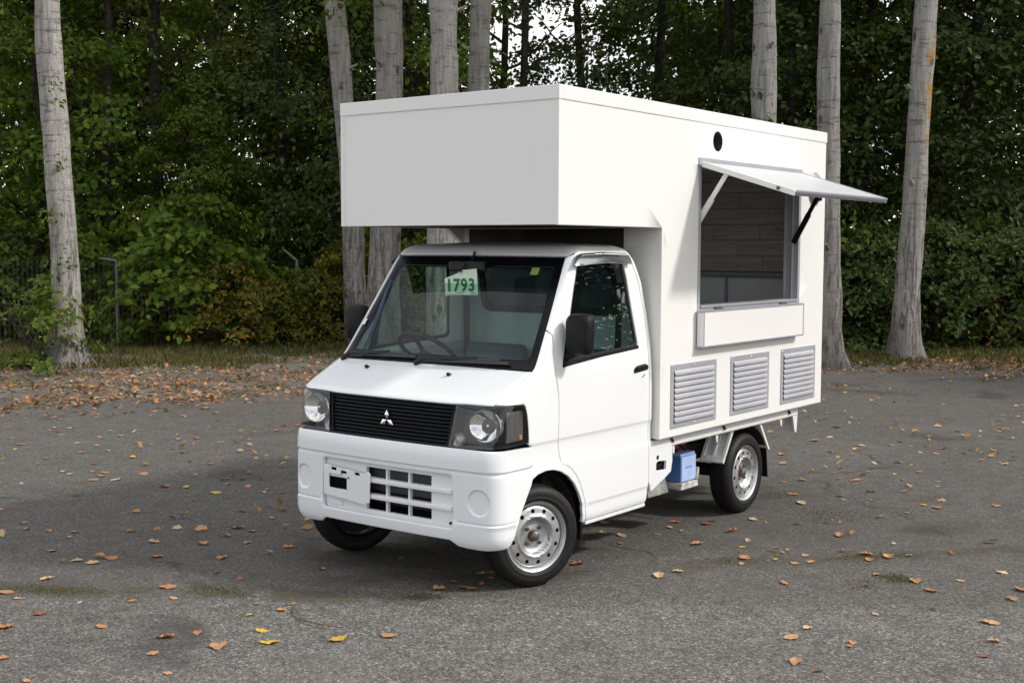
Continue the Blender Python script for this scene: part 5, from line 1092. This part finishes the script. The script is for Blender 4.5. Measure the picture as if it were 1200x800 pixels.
# louvred vents
for x0, x1 in ((-1.258, -1.825), (-2.021, -2.575), (-2.766, -3.330)):
    z0, z1 = .708, 1.089; q = MB(); b_w = .032; y0, y1 = W + .0005, W + .006
    q.box((x0, y0, z0), (x1, y1, z0 + b_w)); q.box((x0, y0, z1 - b_w), (x1, y1, z1)); q.box((x0, y0, z0 + b_w), (x0 - b_w, y1, z1 - b_w)); q.box((x1 + b_w, y0, z0 + b_w), (x1, y1, z1 - b_w)); vent = q.build('louvre_vent', ALU, truck, bevel=.0012)
    k = MB(); k.box((x0 - b_w, W + .0004, z0 + b_w), (x1 + b_w, W + .0016, z1 - b_w)); k.build('backing', M('vent_dark', (.17, .17, .185), .7) if 'vent_dark' not in bpy.data.materials else bpy.data.materials['vent_dark'], vent)
    n = 9; pit = (z1 - z0 - 2 * b_w) / n
    for i in range(n):
        zb = z0 + b_w + i * pit; s_ = MB(); A = x0 - b_w - .004; B = x1 + b_w + .004; L = []
        sec = [(W + .0018, zb + pit * .99), (W + .008, zb + pit * .80), (W + .013, zb + pit * .45), (W + .016, zb + pit * .06), (W + .0155, zb + pit * .02), (W + .010, zb + pit * .40), (W + .0018, zb + pit * .80)]
        s_.prism([(A, y, z) for y, z in sec], (B - A, 0, 0)); s_.build('slat', ALU, vent, smooth=35)
    for zz in (z0 + .014, z1 - .014):
        for xx in (x0 - .02, (x0 + x1) / 2, x1 + .02):
            r_ = MB(); r_.lathe([(.001, .003), (.004, .002), (.005, 0)], 8, (xx, W + .006, zz), (0, 1, 0)); r_.build('rivet', CHROME, vent, smooth=50)
# chrome vent cowl near the rear edge
cw_ = MB(); cw_.lathe([(.001, .060), (.04, .055), (.075, .040), (.10, .016), (.112, .004), (.118, .0015), (.118, .0)], 40, (-3.275, W, 2.205), (0, 1, 0)); cwo = cw_.build('round_vent_cowl', M('dull_chrome', (.50, .51, .53), .14, 1.0), truck, smooth=60)
q = MB(); q.prism([(-3.275 + .085 * math.cos(a_), W + .0405 - .0, 2.205 + .085 * math.sin(a_)) for a_ in np.linspace(-1.9, 1.1, 14)], (0, .004, 0)); q.build('cowl_dark_reflection', BLACKM, cwo)  # black plate stands in for the dark half of the dome's reflection
# interior of the box: boards on the rear wall over two plain panels
inw = MB(); inw.box((XR + .031, -WI + .001, ZB + .03), (XR + .036, WI - .001, 2.55)); inner = inw.build('interior_wall', M('interior_backing', (.10, .09, .08), .9), truck)
rr_ = random.Random(3); z = 1.607; row = 0
while z < 2.55:
    h = .118; cuts = sorted({-WI + .002, WI - .002, rr_.uniform(-.45, -.1), rr_.uniform(.1, .5)}); z2 = min(z + h, 2.55)
    for a_, b_ in zip(cuts[:-1], cuts[1:]):
        q = MB(); q.box((XR + .0365, a_ + .001, z + .0015), (XR + .046 + rr_.uniform(0, .003), b_ - .001, z2 - .0015)); q.build('plank', WOOD, inner, bevel=.002, seg=1)
    z += h; row += 1
for a_, b_ in ((-WI + .004, .004), (.030, WI - .004)):
    q = MB(); q.box((XR + .0365, a_, ZB + .04), (XR + .044, b_, 1.570)); q.build('lower_panel', WHITE, inner, bevel=.002)
q = MB(); q.box((XR + .0365, -WI + .004, 1.575), (XR + .056, WI - .004, 1.600)); q.box((XR + .0365, .006, ZB + .04), (XR + .052, .028, 1.570)); q.box((XR + .0442, -WI + .004, 1.555), (XR + .050, .0055, 1.568)); q.box((XR + .0442, .0285, 1.555), (XR + .050, WI - .004, 1.568)); q.build('joint_strip', ALUP, inner)

# ------------------------------------------------------------------ paper tag hanging from the rear-view mirror
tg = empty('paper_tag', (-.285, -.03, 1.505)); tag(tg, 'pale green paper tag numbered 1793 hanging inside the windscreen', 'tag')
def tpt(y, z, o=0.0): return (o + .02 * (z) , y, z)
pm = MB(); pm.prism([tpt(-.118, .0), tpt(.122, .012), tpt(.114, .158), tpt(.03, .150), tpt(.0, .148), tpt(-.030, .128), tpt(-.123, .098)], (-.0015, 0, 0)); pm.build('paper', PAPER, tg)
def text_part(body, size, y, z, mat, parent, name, off, bold=0.0, rot=0.0):
    cu = bpy.data.curves.new(name, 'FONT'); cu.body = body; cu.size = size; cu.offset = bold; cu.align_x = 'CENTER'; cu.space_character = 1.12
    ob = bpy.data.objects.new('tmp', cu); COL.objects.link(ob); dg = bpy.context.evaluated_depsgraph_get(); me = bpy.data.meshes.new_from_object(ob.evaluated_get(dg)); bpy.data.objects.remove(ob)
    Mx = Matrix(((0, 0, 1, off), (1, 0, 0, y), (0, 1, 0, z), (0, 0, 0, 1))) @ Matrix.Rotation(rot, 4, 'Z'); me.transform(Mx)
    return link_mesh(name, me, mat, parent)
text_part('1793', .098, -.004, .030, INKG, tg, 'digits', .0035, .0034, .035)
q = MB()
for y, w__ in ((-.03, .05), (.07, .035)): q.box((.0015, y, .018), (.0022, y + w__, .023))
q.box((.001, -.11, .006), (.0018, .11, .009)); q.build('small_print', INKD, tg)
sg_ = MB(); sg_.tube([tpt(.0, .138, .004), tpt(.004, .150, .006), (-.002, .010, .165), (-.005, .018, .185)], .006, 6); sg_.lathe([(.012, .0), (.012, .003)], 12, tpt(0, .136, .002), (1, 0, 0)); sg_.build('cord', BLACK, tg)

# ------------------------------------------------------------------ fallen leaves on the asphalt, one by one
def fallen(seed):
    r = np.random.default_rng(seed); n = 8; V = []; wv = r.uniform(.30, .42); curl = r.uniform(.0, .28); fold = r.uniform(-.1, .38); tw = r.normal() * .25
    for i in range(n):
        t = i / (n - 1); w = wv * (math.sin(math.pi * min(1, t * .93 + .05)) ** .75) * (1 - .25 * t) + (.03 * ((i % 2) * 2 - 1) if 0 < i < n - 1 else 0); w = max(w, .012)
        zc = curl * (t - .45) ** 2 + .02; 
        for s_ in (-1, 0, 1): V.append((t - .5, s_ * w, zc + abs(s_) * w * fold * (1 + .6 * r.normal() * .6) + s_ * w * tw * (t - .5) + .015 * r.normal()))
    F = []
    for i in range(n - 1):
        for s_ in (0, 1): a = i * 3 + s_; F.append((a, a + 3, a + 4, a + 1))
    b = len(V); V += [(-.5, -.008, .02), (-.5, .008, .02), (-.72, 0, .03 + .1 * abs(r.normal()))]; F.append((b, b + 1, b + 2))
    zmin = min(v[2] for v in V); V = [(x, y, z - zmin) for x, y, z in V]; me = bpy.data.meshes.new('fallen_leaf'); me.from_pydata(V, [], F); me.update(); return me
def dry_leaf(name, c1, c2):
    m, t, out = nt(name); b = NB(t); oi = b.n('ShaderNodeObjectInfo'); tc = b.n('ShaderNodeTexCoord'); p = b.n('ShaderNodeBsdfPrincipled')
    c = b.mix(oi.outputs['Random'], c4(c1), c4(c2)); sp_ = b.noise(tc.outputs['Object'], 5, 5, .7); c = b.mix(b.math('MULTIPLY', b.step(sp_, .5, .72), .6), c, c4([x * .35 for x in c1])); b.put(p.inputs['Base Color'], c); p.inputs['Roughness'].default_value = .6
    tl = b.n('ShaderNodeBsdfTranslucent'); b.put(tl.inputs[0], c); mx = b.n('ShaderNodeMixShader'); mx.inputs[0].default_value = .15; t.links.new(p.outputs[0], mx.inputs[1]); t.links.new(tl.outputs[0], mx.inputs[2]); t.links.new(mx.outputs[0], out.inputs[0]); return m
LK = {'o': (dry_leaf('leaf_orange', (.44, .19, .075), (.56, .33, .17)), 'orange brown'), 't': (dry_leaf('leaf_tan', (.56, .38, .20), (.62, .46, .28)), 'pale tan'), 'y': (dry_leaf('leaf_yellow', (.60, .36, .02), (.66, .45, .06)), 'yellow'),
      'r': (dry_leaf('leaf_red', (.30, .09, .05), (.38, .13, .07)), 'reddish'), 'b': (dry_leaf('leaf_brown', (.15, .07, .035), (.22, .11, .06)), 'dark brown')}
LM = {}
for k, (mt, _) in LK.items():
    LM[k] = []
    for i in range(4): me = fallen(ord(k) * 10 + i); me.materials.append(mt); LM[k].append(me)
LEAVES = '-39,-374,o -49,-361,t -55,-310,o -65,-297,y -64,-263,y -92,-282,o -95,-263,o 4,-333,b 64,-329,o 78,-280,o 86,-263,o 80,-248,o 72,-232,o 83,-222,o 58,-171,o 80,-140,o 18,-177,o 43,-145,o 2,-162,o 2,-147,o 25,-126,o 59,-109,o 80,-86,r 82,-66,r -31,-166,y -33,-198,b 17,-98,o 41,-46,o 109,-200,o 114,-168,t 111,-156,t 98,-158,o 146,-146,t 162,-93,t 177,-124,o 174,-139,o 144,-75,o 128,-63,o 117,-82,o 185,-92,r 179,-50,o 171,-14,o 158,-7,o 165,16,o 189,1,o 201,27,o 124,-10,y 137,14,y 147,30,y 99,-8,y 109,-4,o 232,-45,o 242,-11,o 207,-85,o 125,51,y -599,-21,t -496,30,t -517,15,o -477,-13,o -423,39,y -360,44,y -401,71,t -397,83,o -445,77,o -375,52,o -319,70,o -293,88,t -334,99,o -365,110,o -334,123,o -444,99,o -424,112,o -380,130,o -404,125,o -466,111,o -307,158,t -592,59,o -562,78,o -566,91,o -521,113,o -435,136,o -414,143,y -557,132,o -599,120,t -602,131,o -756,91,o -548,154,t -435,183,r -363,163,o -369,199,o -336,169,o -236,79,o -223,86,t -183,90,o -140,90,o -203,66,r -150,115,y -152,140,o -135,143,y -154,153,o -133,156,o -141,162,o -214,149,o -178,180,o -166,187,o -180,193,o -190,201,o -213,219,r -138,202,o -90,170,o -137,224,o -153,243,o -185,255,t -124,237,o -91,249,b -85,278,o -56,288,o -32,291,r -64,230,t -23,213,t -5,213,o -15,238,o -9,239,o 26,229,o 31,242,b -154,274,o -133,275,o -127,128,o -113,133,o -1,41,o -55,60,o -113,52,o -131,42,o -154,14,o -130,28,o -147,58,o -184,49,r -169,54,t -165,65,o -141,89,o -183,89,o -62,109,t -76,113,t -193,67,r -150,115,y -236,80,o -134,144,y -91,170,o -113,133,o 107,65,o 10,43,o 22,43,o -6,29,y 18,30,r 31,32,o -48,-19,o -29,-26,b -3,-27,o 109,-22,o -151,-678,o -166,-631,o -179,-643,t -157,-597,o -187,-627,t -201,-583,t -188,-549,t -215,-564,o -227,-515,y -208,-488,o -223,-481,o -117,-615,o -101,-573,o -84,-554,y -91,-547,t -135,-539,o -138,-514,o -128,-483,t -110,-494,o -172,-499,o -175,-485,o -121,-438,y -50,-517,o -56,-475,o -46,-425,t -59,-405,o -63,-394,o -104,-395,t -78,-366,o -141,-362,o -177,-393,o -220,-444,o -282,-506,o -283,-471,o -300,-472,y -183,-354,y -197,-357,o -311,-526,o -328,-477,o -307,-447,o -102,-332,o -98,-350,r -139,-385,b'
items = [(int(a) / 100, int(b) / 100, c) for a, b, c in (w.split(',') for w in LEAVES.split())]
r = np.random.default_rng(77); tries = 0
while len(items) < 300 and tries < 4000:
    tries += 1; d = r.uniform(8.5, 18.5); px = r.uniform(-30, 1230); x, y = at(px, d); dd_, l_ = dl(x, y); ed = np.interp(l_, EDGE_L, EDGE_D)
    if dd_ > ed + .1 or r.random() > .22 + .75 * (dd_ / ed) ** 3: continue
    if -3.3 < x < .5 and abs(y) < .85: continue
    items.append((x, y, r.choice(list('oooooottyrrb'))))
LV, LO = [], []
MARKS = [('the front left wheel', 0, .9), ('the rear wheel', -2.39, 1.0), ('the number plate bracket', .75, -.3), ('the far side front wheel', .3, -.95), ('the twig', 1.15, .2), ('the blue battery', -1.6, .9), ('the cab door', -.7, 1.2),
         ('the lower left corner of the photo', 2.45, -.15), ('the lower right corner of the photo', -.05, 3.1), ('the rear edge of the box', -3.5, .9), ('the foot of the lichen-spotted trunk', -14.3, -2.4), ('the foot of the far left trunk', -4.6, -10.2),
         ('the middle of the left photo edge', -.3, -4.9), ('the middle of the right photo edge', -6.5, 1.7), ('the grass tuft at lower right', -1.36, 2.13), ('the foot of the brown-streaked trunk', -12.6, -3.0), ('the bent fence post', -6.2, -7.2),
         ('the left end of the mossy crack', 1.72, -1.48), ('the right end of the mossy crack', -2.48, 2.5), ('the far left headlight', -.4, -2.2), ('the far side door mirror', -2.4, -3.4), ('the serving hatch flap', -3.6, 2.3)]
ORD = [''] + [w + '-' for w in 'second third fourth fifth sixth seventh eighth ninth tenth eleventh twelfth thirteenth fourteenth fifteenth sixteenth seventeenth eighteenth nineteenth twentieth twenty-first twenty-second twenty-third twenty-fourth twenty-fifth twenty-sixth twenty-seventh twenty-eighth'.split()]
for i, (x, y, k) in enumerate(items):
    d_, l_ = dl(x, y); px = 600 + 1475 * l_ / d_
    if any(math.hypot(x - a_, y - b_) < .03 for a_, b_, _ in LV): continue
    if abs(math.hypot(x, y - .63)) < .20 or math.hypot(x + 2.39, y - .63) < .2: continue
    if -3.4 < x < .5 and abs(y) < .80: where = 'in the shade under the truck'
    elif d_ > 12.5: where = 'on the far asphalt ' + ('left of the truck' if px < 620 else 'right of the truck')
    elif px < 420 and d_ < 7.2: where = 'on the near asphalt at the lower left'
    elif px < 420: where = 'on the asphalt left of the front bumper'
    elif px > 860 and d_ < 7.6: where = 'on the near asphalt at the lower right'
    elif px > 860: where = 'on the asphalt right of the rear wheel'
    elif d_ < 6.3: where = 'on the asphalt in front of the bumper'
    else: where = 'on the asphalt beside the cab door and wheels'
    LV.append((x, y, k))
    o = bpy.data.objects.new('fallen_leaf', LM[k][int(r.integers(4))]); COL.objects.link(o); s_ = .040 + .058 * r.random() ** 1.5
    o.location = (x, y, .003); o.scale = (s_, s_ * r.uniform(.8, 1.2), s_); o.rotation_euler = (r.normal() * .08, r.normal() * .08, r.random() * 6.28)
    tag(o, f'{LK[k][1]} fallen leaf lying {where}', 'leaf', 'fallen leaves ' + where); LO.append(o)
for o, (x, y, k) in zip(LO, LV):
    best = None
    for nm_, mx_, my_ in MARKS:
        me_d = math.hypot(x - mx_, y - my_); rk = sum(1 for a_, b_, c_ in LV if c_ == k and math.hypot(a_ - mx_, b_ - my_) < me_d - 1e-6)
        if rk < len(ORD) and (best is None or rk + me_d * .6 < best[0]): best = (rk + me_d * .6, rk, nm_)
    if best: o['label'] = f'{LK[k][1]} fallen leaf, {ORD[best[1]]}nearest of its colour to {best[2]}'
# the many smaller leaves and scraps beyond the ones told apart
def lot_keep(x, y, e, l, r):
    d = e + np.interp(l, EDGE_L, EDGE_D); under = (x > -3.3) & (x < .5) & (np.abs(y) < .85)
    return (e < .25) & ~under & (r.random(len(x)) < np.clip(.10 + (d / 17.0) ** 2.6, 0, 1) * np.clip((vnoise(x, y, 1.1, 8) - .32) * 2.6, .06, 1))
me = litter_mesh(21, 8000, (7.0, 18.4, -8.5, 9.5), lot_keep, .066, lambda x, y: np.zeros_like(x) - .003, 'scattered_leaves')
tag(link_mesh('scattered_leaves', me, leaf_mat('scattered_leaf', [(0, (.16, .08, .04)), (.15, (.34, .15, .06)), (.5, (.52, .25, .085)), (.75, (.58, .38, .19)), (.92, (.62, .47, .30)), (1, (.68, .44, .03))], .15, .65)), 'many small faded leaves scattered over the asphalt behind the truck', 'leaves', kind='stuff')
# twig
tw = MB(); tw.tube([(1.02, -.03, .012), (1.10, .08, .02), (1.16, .19, .012), (1.17, .30, .018), (1.12, .42, .01)], [.002, .0035, .004, .0035, .002], 6); tw.tube([(1.16, .19, .012), (1.22, .22, .03)], [.003, .001], 6)
tag(tw.build('twig', M('twig_brown', (.16, .11, .075), .8, var=.3, vscale=20), None, smooth=60), 'thin brown twig lying by the yellow leaves in the foreground', 'twig')
# moss and grass tufts along the crack
mp = np.array([(1.72, -1.48), (1.4, -.99), (1.08, -.66), (.96, -.18), (.61, .23), (-.52, .76), (-1.22, 1.29), (-1.51, 1.63), (-2.02, 2.05), (-2.48, 2.5)]); seg = np.cumsum([0] + [np.linalg.norm(mp[i + 1] - mp[i]) for i in range(len(mp) - 1)])
r = np.random.default_rng(5); n = 9000; s_ = r.random(n) * seg[-1]; x = np.interp(s_, seg, mp[:, 0]) + r.normal(size=n) * .05; y = np.interp(s_, seg, mp[:, 1]) + r.normal(size=n) * .05
k = (vnoise(s_, s_ * 0, .32, 4) > .62) & (r.random(n) < .6); x, y = x[k], y[k]
for cx, cy, q, sp_ in ((-1.36, 2.13, 500, .055), (-1.11, 2.04, 160, .05), (-2.7, 1.2, 350, .12), (.50, .35, 260, .07), (1.04, -.60, 260, .07), (.2, 2.95, 150, .06), (-3.1, .6, 200, .1), (-2.0, 3.1, 160, .08)):
    x = np.concatenate([x, cx + r.normal(size=q) * sp_]); y = np.concatenate([y, cy + r.normal(size=q) * sp_])
n = len(x); h = r.uniform(.003, .011, n) * 1.0; a = r.random(n) * 6.28; P = np.stack([x, y, np.full(n, .001)], -1); w = .0022 + .002 * r.random(n); s3 = np.stack([np.cos(a) * w, np.sin(a) * w, 0 * w], -1); tip = P + np.stack([r.normal(size=n) * h * .8, r.normal(size=n) * h * .8, h], -1)
V = np.stack([P - s3, P + s3, tip], 1).reshape(-1, 3); me = np_mesh('moss', V, np.arange(n * 3).reshape(-1, 3))
tag(link_mesh('moss', me, leaf_mat('moss_blade', [(0, (.05, .055, .012)), (.5, (.09, .085, .02)), (1, (.15, .12, .05))], .2, .7)), 'low moss and grass growing along the crack in the asphalt', 'moss', kind='stuff')
